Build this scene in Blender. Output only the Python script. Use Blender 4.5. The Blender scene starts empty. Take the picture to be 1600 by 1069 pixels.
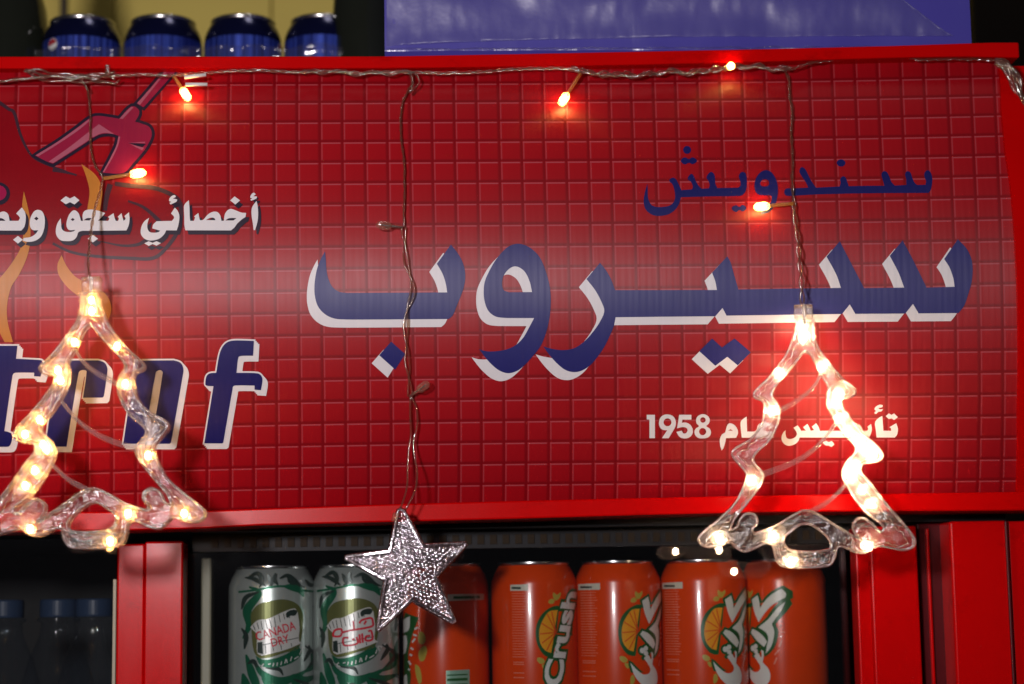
import bpy, bmesh, math, random
from mathutils import Vector, Matrix, noise
random.seed(7)
S = bpy.context.scene
COL = S.collection

# ------------------------------------------------------------------ camera, world, lamps, exposure
PITCH, YAW, ROLL = 0.14083545, 0.03945449, -0.01573162
CAMLOC = Vector((-0.0423062, -1.4303402, -0.2656054))
FPX = 3111.0                                            # focal length in photo pixels (1600 wide)
FW = Vector((math.sin(YAW)*math.cos(PITCH), math.cos(YAW)*math.cos(PITCH), math.sin(PITCH)))
R0 = FW.cross(Vector((0, 0, 1))).normalized(); U0 = R0.cross(FW)
RT = math.cos(ROLL)*R0 + math.sin(ROLL)*U0
UP = -math.sin(ROLL)*R0 + math.cos(ROLL)*U0
cd = bpy.data.cameras.new('camera'); cam = bpy.data.objects.new('camera', cd); COL.objects.link(cam)
cam.matrix_world = Matrix(((RT.x, UP.x, -FW.x, CAMLOC.x), (RT.y, UP.y, -FW.y, CAMLOC.y), (RT.z, UP.z, -FW.z, CAMLOC.z), (0, 0, 0, 1)))
cd.sensor_width = 36; cd.lens = FPX/1600*36; cd.clip_start = 0.05; cd.clip_end = 60
cd.dof.use_dof = True; cd.dof.focus_distance = 1.40; cd.dof.aperture_fstop = 4.2; cd.dof.aperture_blades = 7
S.camera = cam

w = bpy.data.worlds.new('World'); S.world = w; w.use_nodes = True
w.node_tree.nodes['Background'].inputs[0].default_value = (0.9, 0.85, 1.0, 1)
w.node_tree.nodes['Background'].inputs[1].default_value = 0.016

def lamp(name, loc, target, power, size, color, size_y=None):
    l = bpy.data.lights.new(name, 'AREA'); l.energy = power; l.size = size; l.color = color
    if size_y: l.shape = 'RECTANGLE'; l.size_y = size_y
    o = bpy.data.objects.new(name, l); COL.objects.link(o); o.location = loc
    o.rotation_euler = (Vector(target)-Vector(loc)).to_track_quat('-Z', 'Y').to_euler()
    return o
lamp('shop_lamp', (-0.40, -1.50, -0.05), (0, 0, -0.04), 17.0, 0.10, (1.0, 0.915, 0.94))
lamp('overhead_fill', (0.25, -.25, 2.2), (0, 0, 0), 4.0, 0.4, (1.0, 0.93, 0.88))  # added soft fill from above, no such lamp is seen

vs = S.view_settings
vs.view_transform = 'Standard'; vs.look = 'None'; vs.exposure = 0.0; vs.gamma = 1.0; vs.use_curve_mapping = False
S.cycles.max_bounces = 14; S.cycles.transparent_max_bounces = 24; S.cycles.transmission_bounces = 10
S.cycles.caustics_reflective = False; S.cycles.caustics_refractive = False
S.cycles.sample_clamp_indirect = 4.0

# ------------------------------------------------------------------ where a photo ray meets a real surface
ARC_R, ARC_C = 0.27656428, 0.22904760                   # the sign sheet is bent: circle centre (y=ARC_C, z=0)
def ray(px, py): return FW + RT*((px-800)/FPX) + UP*((534.5-py)/FPX)
def at(px, py, Y):
    d = ray(px, py); return CAMLOC + d*((Y-CAMLOC.y)/d.y)
def panel_xs(px, py):
    d = ray(px, py); o = CAMLOC
    a = d.y**2+d.z**2; b = 2*((o.y-ARC_C)*d.y+o.z*d.z); q = (o.y-ARC_C)**2+o.z**2-ARC_R**2
    t = (-b-math.sqrt(b*b-4*a*q))/(2*a); P = o+d*t
    return P.x, ARC_R*math.asin(P.z/ARC_R)
def panel_pt(x, s, off=0.0):
    th = s/ARC_R; r = ARC_R+off
    return Vector((x, ARC_C-r*math.cos(th), r*math.sin(th)))
def on_sign(px, py, off=0.0): return panel_pt(*panel_xs(px, py), off)
def before_sign(px, py, gap):
    P = on_sign(px, py); return P+(CAMLOC-P).normalized()*gap
CC = [10.5702, 22.7232, 0.0616, 0.1041, -0.1572, -0.051, -0.5994, -0.0841, -0.5327, -0.0583]
CR = [7.9269, -0.0129, -10.2817, -0.0267, -0.0158, 0.2798, 0.106, 0.1596, -0.0044, 0.5026]
def tile_uv(x, s):
    x /= .36; s /= .16
    b = [1, x, s, x*x, x*s, s*s, x**3, x*x*s, x*s*s, s**3]
    return sum(i*j for i, j in zip(CC, b)), -sum(i*j for i, j in zip(CR, b))

# ------------------------------------------------------------------ object helpers
def tag(o, label=None, cat=None, group=None, kind=None):
    if label: o['label'] = label
    if cat: o['category'] = cat
    if group: o['group'] = group
    if kind: o['kind'] = kind
    return o
def thing(name, label, cat, loc=(0, 0, 0), group=None):
    o = bpy.data.objects.new(name, None); COL.objects.link(o); o.empty_display_size = .02
    o.location = loc; return tag(o, label, cat, group)
def wloc(o):
    v = Vector((0, 0, 0))
    while o: v += o.location; o = o.parent
    return v
def put(name, bm, mat, parent=None, local=False, smooth=False, label=None):
    """link a bmesh as one object; vertices given in world space unless local"""
    me = bpy.data.meshes.new(name)
    if isinstance(bm, bmesh.types.BMesh):
        bm.normal_update(); bm.to_mesh(me); bm.free()
    else: me = bm
    if parent and not local:
        off = wloc(parent)
        for v in me.vertices: v.co -= off
    if mat: me.materials.append(mat)
    if smooth:
        for p in me.polygons: p.use_smooth = True
    o = bpy.data.objects.new(name, me); COL.objects.link(o); o.parent = parent
    if label: o['label'] = label
    return o
def copy_tree(o, parent=None):
    c = o.copy(); COL.objects.link(c)
    if parent: c.parent = parent
    for ch in list(o.children): copy_tree(ch, c)
    return c
def box(bm, a, b, bev=0.0):
    x0, y0, z0 = a; x1, y1, z1 = b
    v = [bm.verts.new(p) for p in ((x0,y0,z0),(x1,y0,z0),(x1,y1,z0),(x0,y1,z0),(x0,y0,z1),(x1,y0,z1),(x1,y1,z1),(x0,y1,z1))]
    fs = [bm.faces.new([v[i] for i in f]) for f in ((0,3,2,1),(4,5,6,7),(0,1,5,4),(1,2,6,5),(2,3,7,6),(3,0,4,7))]
    if bev:
        es = {e for f in fs for e in f.edges}
        bmesh.ops.bevel(bm, geom=list(es), offset=bev, segments=3, profile=.5, affect='EDGES')
    return bm
def mkbox(a, b, bev=0.0): return box(bmesh.new(), a, b, bev)
def catmull(pts, closed=False, step=0.004, corners=()):
    """dense smooth polyline through 3D points; corner indexes stay sharp"""
    n = len(pts); out = []
    rng = range(n if closed else n-1)
    for i in rng:
        p1, p2 = pts[i], pts[(i+1) % n]
        p0 = pts[i-1] if (closed or i > 0) and i not in corners else p1-(p2-p1)
        p3 = pts[(i+2) % n] if (closed or i+2 < n) and ((i+1) % n) not in corners else p2+(p2-p1)
        if i in corners and (i+1) % n in corners: p0, p3 = p1-(p2-p1), p2+(p2-p1)
        k = max(1, int((p2-p1).length/step))
        for j in range(k):
            t = j/k
            out.append(.5*((2*p1)+(p2-p0)*t+(2*p0-5*p1+4*p2-p3)*t*t+(-p0+3*p1-3*p2+p3)*t**3))
    if not closed: out.append(pts[-1].copy())
    return out
def tube(bm, pts, r, seg=8, closed=False, rfun=None, cap=True):
    n = len(pts); rings = []; up = None
    for i, p in enumerate(pts):
        a = pts[i-1] if (closed or i) else p; b = pts[(i+1) % n] if (closed or i < n-1) else p
        d = (b-a).normalized() if (b-a).length > 1e-9 else Vector((0, 0, 1))
        if up is None: up = d.orthogonal().normalized()
        up = (up-d*up.dot(d)); up = up.normalized() if up.length > 1e-6 else d.orthogonal().normalized()
        s = d.cross(up); rr = r*(rfun(i/(n-1)) if rfun else 1)
        rings.append([bm.verts.new(p+(up*math.cos(k*2*math.pi/seg)+s*math.sin(k*2*math.pi/seg))*rr) for k in range(seg)])
    for i in range(n if closed else n-1):
        A, B = rings[i], rings[(i+1) % n]
        for k in range(seg): bm.faces.new((A[k], A[(k+1) % seg], B[(k+1) % seg], B[k]))
    if cap and not closed:
        bm.faces.new(rings[0][::-1]); bm.faces.new(rings[-1])
    return bm
def lathe(prof, seg=48, bm=None):
    bm = bm or bmesh.new(); rings = []
    for r, z in prof:
        rings.append([bm.verts.new((r*math.cos(2*math.pi*k/seg), r*math.sin(2*math.pi*k/seg), z)) for k in range(seg)])
    for A, B in zip(rings, rings[1:]):
        for k in range(seg): bm.faces.new((A[k], A[(k+1) % seg], B[(k+1) % seg], B[k]))
    return bm

# ------------------------------------------------------------------ 2D outlines traced from the photo
def parse(txt):
    """'x,y x,yc ...' -> [(x,y,corner)]"""
    out = []
    for t in txt.split():
        c = t.endswith('c'); x, y = t.rstrip('c').split(','); out.append((float(x), float(y), c))
    return out
def smooth2(txt, sx=1.0, ox=0.0, oy=0.0, sub=6, allc=False):
    P = parse(txt) if isinstance(txt, str) else txt
    pts = [Vector((p[0]*sx+ox, p[1]*sx+oy, 0)) for p in P]; n = len(pts); res = []
    cor = [p[2] or allc for p in P]
    for i in range(n):
        p1, p2 = pts[i], pts[(i+1) % n]
        if cor[i] and cor[(i+1) % n]: res.append(p1.copy()); continue
        p0 = pts[i-1] if not cor[i] else p1-(p2-p1)
        p3 = pts[(i+2) % n] if not cor[(i+1) % n] else p2+(p2-p1)
        # centripetal-ish tension keeps long/short neighbours calm
        L = (p2-p1).length; m1 = (p2-p0); m2 = (p3-p1)
        m1 = m1.normalized()*L if m1.length > 1e-9 else p2-p1
        m2 = m2.normalized()*L if m2.length > 1e-9 else p2-p1
        for j in range(sub):
            t = j/sub
            res.append((2*t**3-3*t*t+1)*p1+(t**3-2*t*t+t)*m1+(-2*t**3+3*t*t)*p2+(t**3-t*t)*m2)
    return [(v.x, v.y) for v in res]
def area(p): return .5*sum(p[i-1][0]*p[i][1]-p[i][0]*p[i-1][1] for i in range(len(p)))
def grow(p, d):
    q = [a for i, a in enumerate(p) if (abs(a[0]-p[i-1][0])+abs(a[1]-p[i-1][1])) > 1e-6]
    sgn = 1 if area(q) > 0 else -1; out = []; n = len(q)
    for i in range(n):
        a, b, c = Vector(q[i-1]), Vector(q[i]), Vector(q[(i+1) % n])
        e1 = (b-a).normalized(); e2 = (c-b).normalized()
        n1 = Vector((e1.y, -e1.x))*sgn; n2 = Vector((e2.y, -e2.x))*sgn
        m = n1+n2; m = m.normalized() if m.length > 1e-6 else n1
        k = min(1/max(m.dot(n1), .4), 1.6)
        b2 = b+m*d*k; out.append((b2.x, b2.y))
    return out
def shift(p, dx, dy): return [(x+dx, y+dy) for x, y in p]
def diamond(cx, cy, a, b): return [(cx, cy-b), (cx+a, cy), (cx, cy+b), (cx-a, cy)]
def ell(cx, cy, a, b=None, n=20, a0=0, a1=360):
    b = b or a; full = abs(a1-a0) >= 360
    return [(cx+a*math.cos(math.radians(a0+(a1-a0)*i/(n if full else n-1))), cy+b*math.sin(math.radians(a0+(a1-a0)*i/(n if full else n-1)))) for i in range(n)]
def ribbon(txt, w0, sx=1.0, ox=0.0, oy=0.0, w1=None, wm=None):
    """a brush stroke: polyline with width -> closed outline"""
    P = parse(txt) if isinstance(txt, str) else txt
    pts = [Vector((p[0]*sx+ox, p[1]*sx+oy, 0)) for p in P]
    c = catmull(pts, step=max(3.0*sx, .5)); L, R = [], []; n = len(c)
    for i, p in enumerate(c):
        d = (c[min(i+1, n-1)]-c[max(i-1, 0)]).normalized(); t = i/(n-1)
        ww = w0 if w1 is None else w0+(w1-w0)*t
        if wm: ww += (wm-ww)*math.sin(math.pi*t)
        m = Vector((-d.y, d.x, 0))*ww*.5
        L.append(((p+m).x, (p+m).y)); R.append(((p-m).x, (p-m).y))
    return L+R[::-1]
def fill(polys):
    """even-odd filled flat mesh (2D) of outlines; each outline first de-duplicated"""
    cu = bpy.data.curves.new('outline', 'CURVE'); cu.dimensions = '2D'; cu.fill_mode = 'BOTH'
    for p in polys:
        q = [a for i, a in enumerate(p) if (abs(a[0]-p[i-1][0])+abs(a[1]-p[i-1][1])) > 1e-5]
        sp = cu.splines.new('POLY'); sp.points.add(len(q)-1); sp.use_cyclic_u = True
        for pt, a in zip(sp.points, q): pt.co = (a[0], -a[1], 0, 1)
    o = bpy.data.objects.new('outline', cu); me = bpy.data.meshes.new_from_object(o)
    bm = bmesh.new(); bm.from_mesh(me)
    bpy.data.objects.remove(o); bpy.data.curves.remove(cu); bpy.data.meshes.remove(me)
    for v in bm.verts: v.co = (v.co.x, -v.co.y, 0)
    return bm
def union(lists):
    """several outline sets as separate fills merged in one bmesh"""
    bm = bmesh.new(); me = bpy.data.meshes.new('tmp')
    for k, polys in enumerate(lists):
        b = fill(polys)
        for v in b.verts: v.co.z = k*0.004
        b.to_mesh(me); b.free(); bm.from_mesh(me)
    bpy.data.meshes.remove(me); return bm
def slice_y(bm, step):
    ys = [v.co.y for v in bm.verts]
    if not ys: return bm
    y = math.floor(min(ys)/step)*step+step
    while y < max(ys):
        bmesh.ops.bisect_plane(bm, geom=bm.verts[:]+bm.edges[:]+bm.faces[:], dist=1e-6, plane_co=(0, y, 0), plane_no=(0, 1, 0)); y += step
    return bm
def slice_x(bm, step):
    xs = [v.co.x for v in bm.verts]
    if not xs: return bm
    x = math.floor(min(xs)/step)*step+step
    while x < max(xs):
        bmesh.ops.bisect_plane(bm, geom=bm.verts[:]+bm.edges[:]+bm.faces[:], dist=1e-6, plane_co=(x, 0, 0), plane_no=(1, 0, 0)); x += step
    return bm
def orient(bm, toward):
    bm.normal_update()
    bmesh.ops.reverse_faces(bm, faces=[f for f in bm.faces if f.normal.dot(toward(f.calc_center_median())) < 0])
def decal(name, bm, mat, parent, off, label=None):
    """print a flat outline (photo pixels) on the bent sign sheet"""
    slice_y(bm, 9.0)
    for v in bm.verts: v.co = on_sign(v.co.x, v.co.y, off+v.co.z*1e-3)
    orient(bm, lambda c: Vector((0, -1, 0)))
    return put(name, bm, mat, parent, smooth=False, label=label)

# ------------------------------------------------------------------ materials
def new_mat(name):
    m = bpy.data.materials.new(name); m.use_nodes = True
    nt = m.node_tree; nt.nodes.clear(); return m, nt, nt.nodes, nt.links
def N(nodes, t, **kw):
    n = nodes.new(t)
    for k, v in kw.items():
        if k.startswith('i_'): n.inputs[k[2:].replace('_', ' ')].default_value = v
        else: setattr(n, k, v)
    return n
def math_n(nt, op, a, b=None, c=None, clamp=False):
    n = nt.nodes.new('ShaderNodeMath'); n.operation = op; n.use_clamp = clamp
    for i, x in enumerate((a, b, c)):
        if x is None: continue
        if isinstance(x, (int, float)): n.inputs[i].default_value = x
        else: nt.links.new(x, n.inputs[i])
    return n.outputs[0]
def mixc(nt, f, a, b):
    n = nt.nodes.new('ShaderNodeMix'); n.data_type = 'RGBA'
    for s, x in ((0, f), (6, a), (7, b)):
        if isinstance(x, (int, float)): n.inputs[s].default_value = x
        elif isinstance(x, tuple): n.inputs[s].default_value = (*x, 1)
        else: nt.links.new(x, n.inputs[s])
    return n.outputs[2]
def ramp(nt, x, lo, hi):
    n = nt.nodes.new('ShaderNodeMapRange'); n.interpolation_type = 'SMOOTHSTEP'
    nt.links.new(x, n.inputs[0]); n.inputs[1].default_value = lo; n.inputs[2].default_value = hi
    return n.outputs[0]
def pbsdf(nt, color, rough=.4, metal=0.0, spec=.5, coat=0.0, normal=None, coat_rough=.05):
    n = nt.nodes.new('ShaderNodeBsdfPrincipled')
    if isinstance(color, tuple): n.inputs['Base Color'].default_value = (*color, 1)
    else: nt.links.new(color, n.inputs['Base Color'])
    for k, v in (('Roughness', rough), ('Metallic', metal), ('Specular IOR Level', spec), ('Coat Weight', coat), ('Coat Roughness', coat_rough)):
        if isinstance(v, (int, float)): n.inputs[k].default_value = v
        else: nt.links.new(v, n.inputs[k])
    if normal is not None: nt.links.new(normal, n.inputs['Normal'])
    return n
def noise_fac(nt, scale, detail=3.0, vec_scale=None, rough=.55):
    tc = nt.nodes.new('ShaderNodeNewGeometry'); mp = nt.nodes.new('ShaderNodeMapping')
    nt.links.new(tc.outputs['Position'], mp.inputs[0]); mp.inputs['Scale'].default_value = vec_scale or (1, 1, 1)
    n = nt.nodes.new('ShaderNodeTexNoise'); n.inputs['Scale'].default_value = scale; n.inputs['Detail'].default_value = detail
    n.inputs['Roughness'].default_value = rough
    nt.links.new(mp.outputs[0], n.inputs['Vector']); return n.outputs[0]
def bump(nt, h, strength, dist=.001):
    b = nt.nodes.new('ShaderNodeBump'); b.inputs['Strength'].default_value = strength; b.inputs['Distance'].default_value = dist
    nt.links.new(h, b.inputs['Height']); return b.outputs[0]
def finish(nt, sh):
    o = nt.nodes.new('ShaderNodeOutputMaterial'); nt.links.new(sh if hasattr(sh, 'is_output') else sh.outputs[0], o.inputs[0])

def flute_bump(nt):
    """twin-wall sheet: fine vertical flutes with uneven ribs, plus grain"""
    geo = nt.nodes.new('ShaderNodeNewGeometry'); sep = nt.nodes.new('ShaderNodeSeparateXYZ'); nt.links.new(geo.outputs['Position'], sep.inputs[0])
    a = math_n(nt, 'SINE', math_n(nt, 'MULTIPLY', sep.outputs['X'], 2*math.pi/0.0048))
    n1 = noise_fac(nt, 1.0, 3, (160, 2, 9)); n2 = noise_fac(nt, 1.0, 2, (900, 900, 900))
    n3 = noise_fac(nt, 1.0, 2, (35, 4, 5))
    h = math_n(nt, 'ADD', math_n(nt, 'MULTIPLY', a, .05), math_n(nt, 'MULTIPLY', n1, .55))
    h = math_n(nt, 'ADD', h, math_n(nt, 'MULTIPLY', n2, .05)); h = math_n(nt, 'ADD', h, math_n(nt, 'MULTIPLY', n3, 1.3))
    return bump(nt, h, .33, .0012)
def sheet_gloss(nt, c):
    """fluted sheet: the gloss spreads sideways much more than up and down"""
    sm = noise_fac(nt, 14, 5, (1, 1, .5), .65)
    b = pbsdf(nt, c, math_n(nt, 'ADD', math_n(nt, 'MULTIPLY', sm, .16), .40), 0, .43, normal=flute_bump(nt))
    b.inputs['Anisotropic'].default_value = .68
    t = nt.nodes.new('ShaderNodeCombineXYZ'); t.inputs[0].default_value = 1.0
    nt.links.new(t.outputs[0], b.inputs['Tangent'])
    return b
def print_mat(name, color, var=.12):
    m, nt, nd, ln = new_mat(name)
    f = noise_fac(nt, 60, 4)
    c = mixc(nt, f, tuple(x*(1-var) for x in color), tuple(min(1, x*(1+var)) for x in color))
    finish(nt, sheet_gloss(nt, c)); return m
def sign_mat():
    m, nt, nd, ln = new_mat('printed_red_tiles')
    uv = nd.new('ShaderNodeUVMap'); uv.uv_map = 'tiles'
    sp = nd.new('ShaderNodeSeparateXYZ'); ln.new(uv.outputs[0], sp.inputs[0])
    fu = math_n(nt, 'FRACT', sp.outputs[0]); fv = math_n(nt, 'FRACT', math_n(nt, 'MULTIPLY', sp.outputs[1], -1.0))
    def light(f): return math_n(nt, 'MULTIPLY', ramp(nt, f, 0.0, .022), math_n(nt, 'SUBTRACT', 1.0, ramp(nt, f, .045, .085)))
    def dark(f): return math_n(nt, 'MULTIPLY', ramp(nt, f, .80, .93), math_n(nt, 'SUBTRACT', 1.0, ramp(nt, f, .97, 1.0)))
    du, dv = dark(fu), dark(fv)
    # highlights stop short of the groove at the right / bottom of each tile
    lv = math_n(nt, 'MULTIPLY', light(fv), math_n(nt, 'SUBTRACT', 1.0, ramp(nt, fu, .82, .9)))
    lu = math_n(nt, 'MULTIPLY', light(fu), math_n(nt, 'SUBTRACT', 1.0, ramp(nt, fv, .82, .92)))
    D = math_n(nt, 'MAXIMUM', du, dv); Lh = math_n(nt, 'MAXIMUM', math_n(nt, 'MULTIPLY', lv, 1.0), math_n(nt, 'MULTIPLY', lu, .55))
    face = math_n(nt, 'ADD', math_n(nt, 'MULTIPLY', fu, .5), math_n(nt, 'MULTIPLY', fv, .5))
    base = mixc(nt, face, (.385, .0045, .010), (.315, .0036, .0085))
    f = noise_fac(nt, 9, 4)
    base = mixc(nt, math_n(nt, 'MULTIPLY', f, .3), base, (.21, .001, .005))
    c = mixc(nt, math_n(nt, 'MULTIPLY', D, .5), base, (.10, .0008, .004))
    c = mixc(nt, math_n(nt, 'MULTIPLY', Lh, .72), c, (.42, .085, .105))
    finish(nt, sheet_gloss(nt, c)); return m
def paint_mat(name, color, rough=.35, coat=.3, var=.1, scale=25, spec=.5, chips=False):
    m, nt, nd, ln = new_mat(name)
    f = noise_fac(nt, scale, 5); f2 = noise_fac(nt, 300, 2); f3 = noise_fac(nt, 12, 6, (1, 1, .15), .7)
    c = mixc(nt, f, tuple(x*(1-var) for x in color), tuple(min(1, x*(1+var)) for x in color))
    r = math_n(nt, 'ADD', math_n(nt, 'MULTIPLY', f3, .22), rough-.11)
    if chips:
        ch = math_n(nt, 'MULTIPLY', ramp(nt, noise_fac(nt, 420, 2, (1, 1, 1.6)),   .745, .80), ramp(nt, noise_fac(nt, 11, 2), .50, .60))
        gr = ramp(nt, noise_fac(nt, 38, 5, (.6, 1, 1), .7), .56, .72)
        c = mixc(nt, math_n(nt, 'MULTIPLY', gr, .35), c, tuple(x*.35 for x in color))
        c = mixc(nt, math_n(nt, 'MULTIPLY', ch, .8), c, (.50, .10, .09))
    finish(nt, pbsdf(nt, c, r, 0, spec, coat, normal=bump(nt, f2, .015, .0006), coat_rough=.15)); return m
def metal_mat(name, color, rough=.25, metal=1.0, coat=0.0):
    m, nt, nd, ln = new_mat(name)
    f = noise_fac(nt, 90, 3, (1, 1, .1)); r = math_n(nt, 'ADD', math_n(nt, 'MULTIPLY', f, .14), rough-.07)
    finish(nt, pbsdf(nt, color, r, metal, .5, coat)); return m
def clear_mat(name, tint=(.97, .95, .94), haze=.10, rough=.06, ripple=.35, edge=1.0, scale=230.0, base=.03, hazecol=(.85, .82, .82), gloss=(1, 1, 1)):
    """thin-walled clear plastic: see-through face-on, bright at grazing edges, slightly milky so a lamp inside lights it up"""
    m, nt, nd, ln = new_mat(name)
    h = noise_fac(nt, scale, 2); nb = bump(nt, h, ripple, .0015)
    lw = nd.new('ShaderNodeLayerWeight'); lw.inputs['Blend'].default_value = .35; ln.new(nb, lw.inputs['Normal'])
    f = math_n(nt, 'ADD', math_n(nt, 'MULTIPLY', math_n(nt, 'POWER', lw.outputs['Facing'], 2.2), edge), base, clamp=True)
    tr = nd.new('ShaderNodeBsdfTransparent'); tr.inputs[0].default_value = (*tint, 1)
    gl = nd.new('ShaderNodeBsdfGlossy'); gl.inputs[0].default_value = (*gloss, 1); gl.inputs['Roughness'].default_value = rough; ln.new(nb, gl.inputs['Normal'])
    tl = nd.new('ShaderNodeBsdfTranslucent'); tl.inputs[0].default_value = (*hazecol, 1); ln.new(nb, tl.inputs['Normal'])
    df = nd.new('ShaderNodeBsdfDiffuse'); df.inputs[0].default_value = (*hazecol, 1); ln.new(nb, df.inputs['Normal'])
    m1 = nd.new('ShaderNodeMixShader'); ln.new(tr.outputs[0], m1.inputs[1]); ln.new(gl.outputs[0], m1.inputs[2]); ln.new(f, m1.inputs[0])
    m2 = nd.new('ShaderNodeMixShader'); m2.inputs[0].default_value = .3; ln.new(tl.outputs[0], m2.inputs[1]); ln.new(df.outputs[0], m2.inputs[2])
    m3 = nd.new('ShaderNodeMixShader'); m3.inputs[0].default_value = haze; ln.new(m1.outputs[0], m3.inputs[1]); ln.new(m2.outputs[0], m3.inputs[2])
    finish(nt, m3); return m
def glow_mat(name, color, strength):
    m, nt, nd, ln = new_mat(name)
    e = nd.new('ShaderNodeEmission'); e.inputs[0].default_value = (*color, 1); e.inputs[1].default_value = strength
    finish(nt, e); return m
def glass_mat():
    m, nt, nd, ln = new_mat('door_glass')
    fr = nd.new('ShaderNodeFresnel'); fr.inputs[0].default_value = 1.5
    tr = nd.new('ShaderNodeBsdfTransparent'); tr.inputs[0].default_value = (.97, .985, .98, 1)
    gl = nd.new('ShaderNodeBsdfGlossy'); gl.inputs['Roughness'].default_value = .02
    f = math_n(nt, 'ADD', fr.outputs[0], .055)
    m1 = nd.new('ShaderNodeMixShader'); ln.new(f, m1.inputs[0]); ln.new(tr.outputs[0], m1.inputs[1]); ln.new(gl.outputs[0], m1.inputs[2])
    finish(nt, m1); return m

M = {}
M['sign'] = sign_mat()
M['blue'] = print_mat('printed_navy', (.017, .017, .135))
M['navy'] = print_mat('printed_dark_navy', (.010, .010, .105))
M['white'] = print_mat('printed_white', (.72, .69, .70), .04)
M['shade'] = print_mat('printed_black', (.022, .012, .028))
M['grey'] = print_mat('printed_grey_line', (.055, .02, .032))
M['plainred'] = print_mat('printed_plain_red', (.24, .002, .007))
M['pink'] = print_mat('printed_pink', (.30, .012, .045))
M['palepink'] = print_mat('printed_pale_pink', (.42, .10, .15))
M['magenta'] = print_mat('printed_magenta', (.33, .006, .06))
M['flame'] = print_mat('printed_orange', (.52, .19, .03))
M['trim'] = paint_mat('red_powder_coat', (.50, .001, .0014), .24, 0, .05, 25, .06, True)
M['frame'] = paint_mat('red_enamel', (.48, .0012, .002), .20, 0, .06, 25, .09, True)
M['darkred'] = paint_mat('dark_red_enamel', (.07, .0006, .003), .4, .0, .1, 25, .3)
M['black'] = paint_mat('black_liner', (.005, .005, .006), .5, 0, .1, 25, .15)
M['cream'] = paint_mat('cream_liner', (.30, .28, .20), .5, 0)
M['brown'] = paint_mat('brown_liner', (.02, .012, .005), .6, 0, .1, 25, .1)
M['steelrod'] = metal_mat('shelf_steel', (.30, .34, .42), .4)
M['clear'] = clear_mat('clear_ornament_plastic', (.98, .95, .92), haze=.15, rough=.14, ripple=.9, edge=1.0, base=.06, hazecol=(.9, .78, .66))
def moulded_mat():
    m, nt, nd, ln = new_mat('moulded_clear_plastic')
    h = math_n(nt, 'ADD', noise_fac(nt, 190, 2), math_n(nt, 'MULTIPLY', noise_fac(nt, 700, 1), .25)); nb = bump(nt, h, 1.0, .0017)
    lw = nd.new('ShaderNodeLayerWeight'); lw.inputs['Blend'].default_value = .4; ln.new(nb, lw.inputs['Normal'])
    f = math_n(nt, 'ADD', math_n(nt, 'MULTIPLY', math_n(nt, 'POWER', lw.outputs['Facing'], 2.0), .9), .07, clamp=True)
    tr = nd.new('ShaderNodeBsdfTransparent'); tr.inputs[0].default_value = (.98, .96, .95, 1)
    rf = nd.new('ShaderNodeBsdfRefraction'); rf.inputs['IOR'].default_value = 1.18; rf.inputs['Roughness'].default_value = .05; ln.new(nb, rf.inputs['Normal'])
    rf.inputs[0].default_value = (1, .97, .95, 1)
    gl = nd.new('ShaderNodeBsdfGlossy'); gl.inputs['Roughness'].default_value = .10; ln.new(nb, gl.inputs['Normal'])
    tl = nd.new('ShaderNodeBsdfTranslucent'); tl.inputs[0].default_value = (.95, .86, .80, 1); ln.new(nb, tl.inputs['Normal'])
    a = nd.new('ShaderNodeMixShader'); a.inputs[0].default_value = .42; ln.new(tr.outputs[0], a.inputs[1]); ln.new(rf.outputs[0], a.inputs[2])
    b = nd.new('ShaderNodeMixShader'); ln.new(f, b.inputs[0]); ln.new(a.outputs[0], b.inputs[1]); ln.new(gl.outputs[0], b.inputs[2])
    c = nd.new('ShaderNodeMixShader'); c.inputs[0].default_value = .065; ln.new(b.outputs[0], c.inputs[1]); ln.new(tl.outputs[0], c.inputs[2])
    finish(nt, c); return m
M['clear'] = moulded_mat()
M['rimclear'] = clear_mat('clear_rim', (.97, .94, .92), .16, .10, .4, 1.0, 500, .12, (.95, .85, .80))
M['capclear'] = clear_mat('clear_cap', (.97, .92, .86), .14, .08, .4, .9, 500, .08, (.95, .82, .62))
M['ribbon'] = clear_mat('clear_garland_plastic', haze=.16, ripple=.25, edge=.8, hazecol=(.85, .8, .82))
M['wire'] = clear_mat('clear_wire_sheath', (.86, .74, .64), .13, .12, .3, .8, 600, .17, (.55, .36, .26))
M['bulb'] = clear_mat('amber_glow_bulb_cap', (.97, .86, .62), .40, .08, .3, .8, 500, .05, (.95, .66, .26))  # amber glow of the lit bulbs painted into the cap colour
M['led'] = glow_mat('warm_led', (1.0, .70, .26), 240.0)
M['ledtree'] = glow_mat('warm_led_in_tree', (1.0, .70, .42), 290.0)
M['ledamber'] = glow_mat('amber_led_in_tree', (1.0, .50, .14), 170.0)
M['sleeve'] = paint_mat('white_sleeve', (.75, .70, .68), .45, 0, .05)
M['glass'] = glass_mat()
M['film'] = clear_mat('shrink_film', (.97, .97, .98), .03, .12, .9, .7, 60, .05)

# ------------------------------------------------------------------ the fridge
Z = lambda px, py, Y: at(px, py, Y).z
X = lambda px, py, Y: at(px, py, Y).x
fridge = thing('display_fridge', 'red display fridge with tiled Arabic header sign above its sliding glass doors', 'fridge', (0, .25, -.6))

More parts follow.
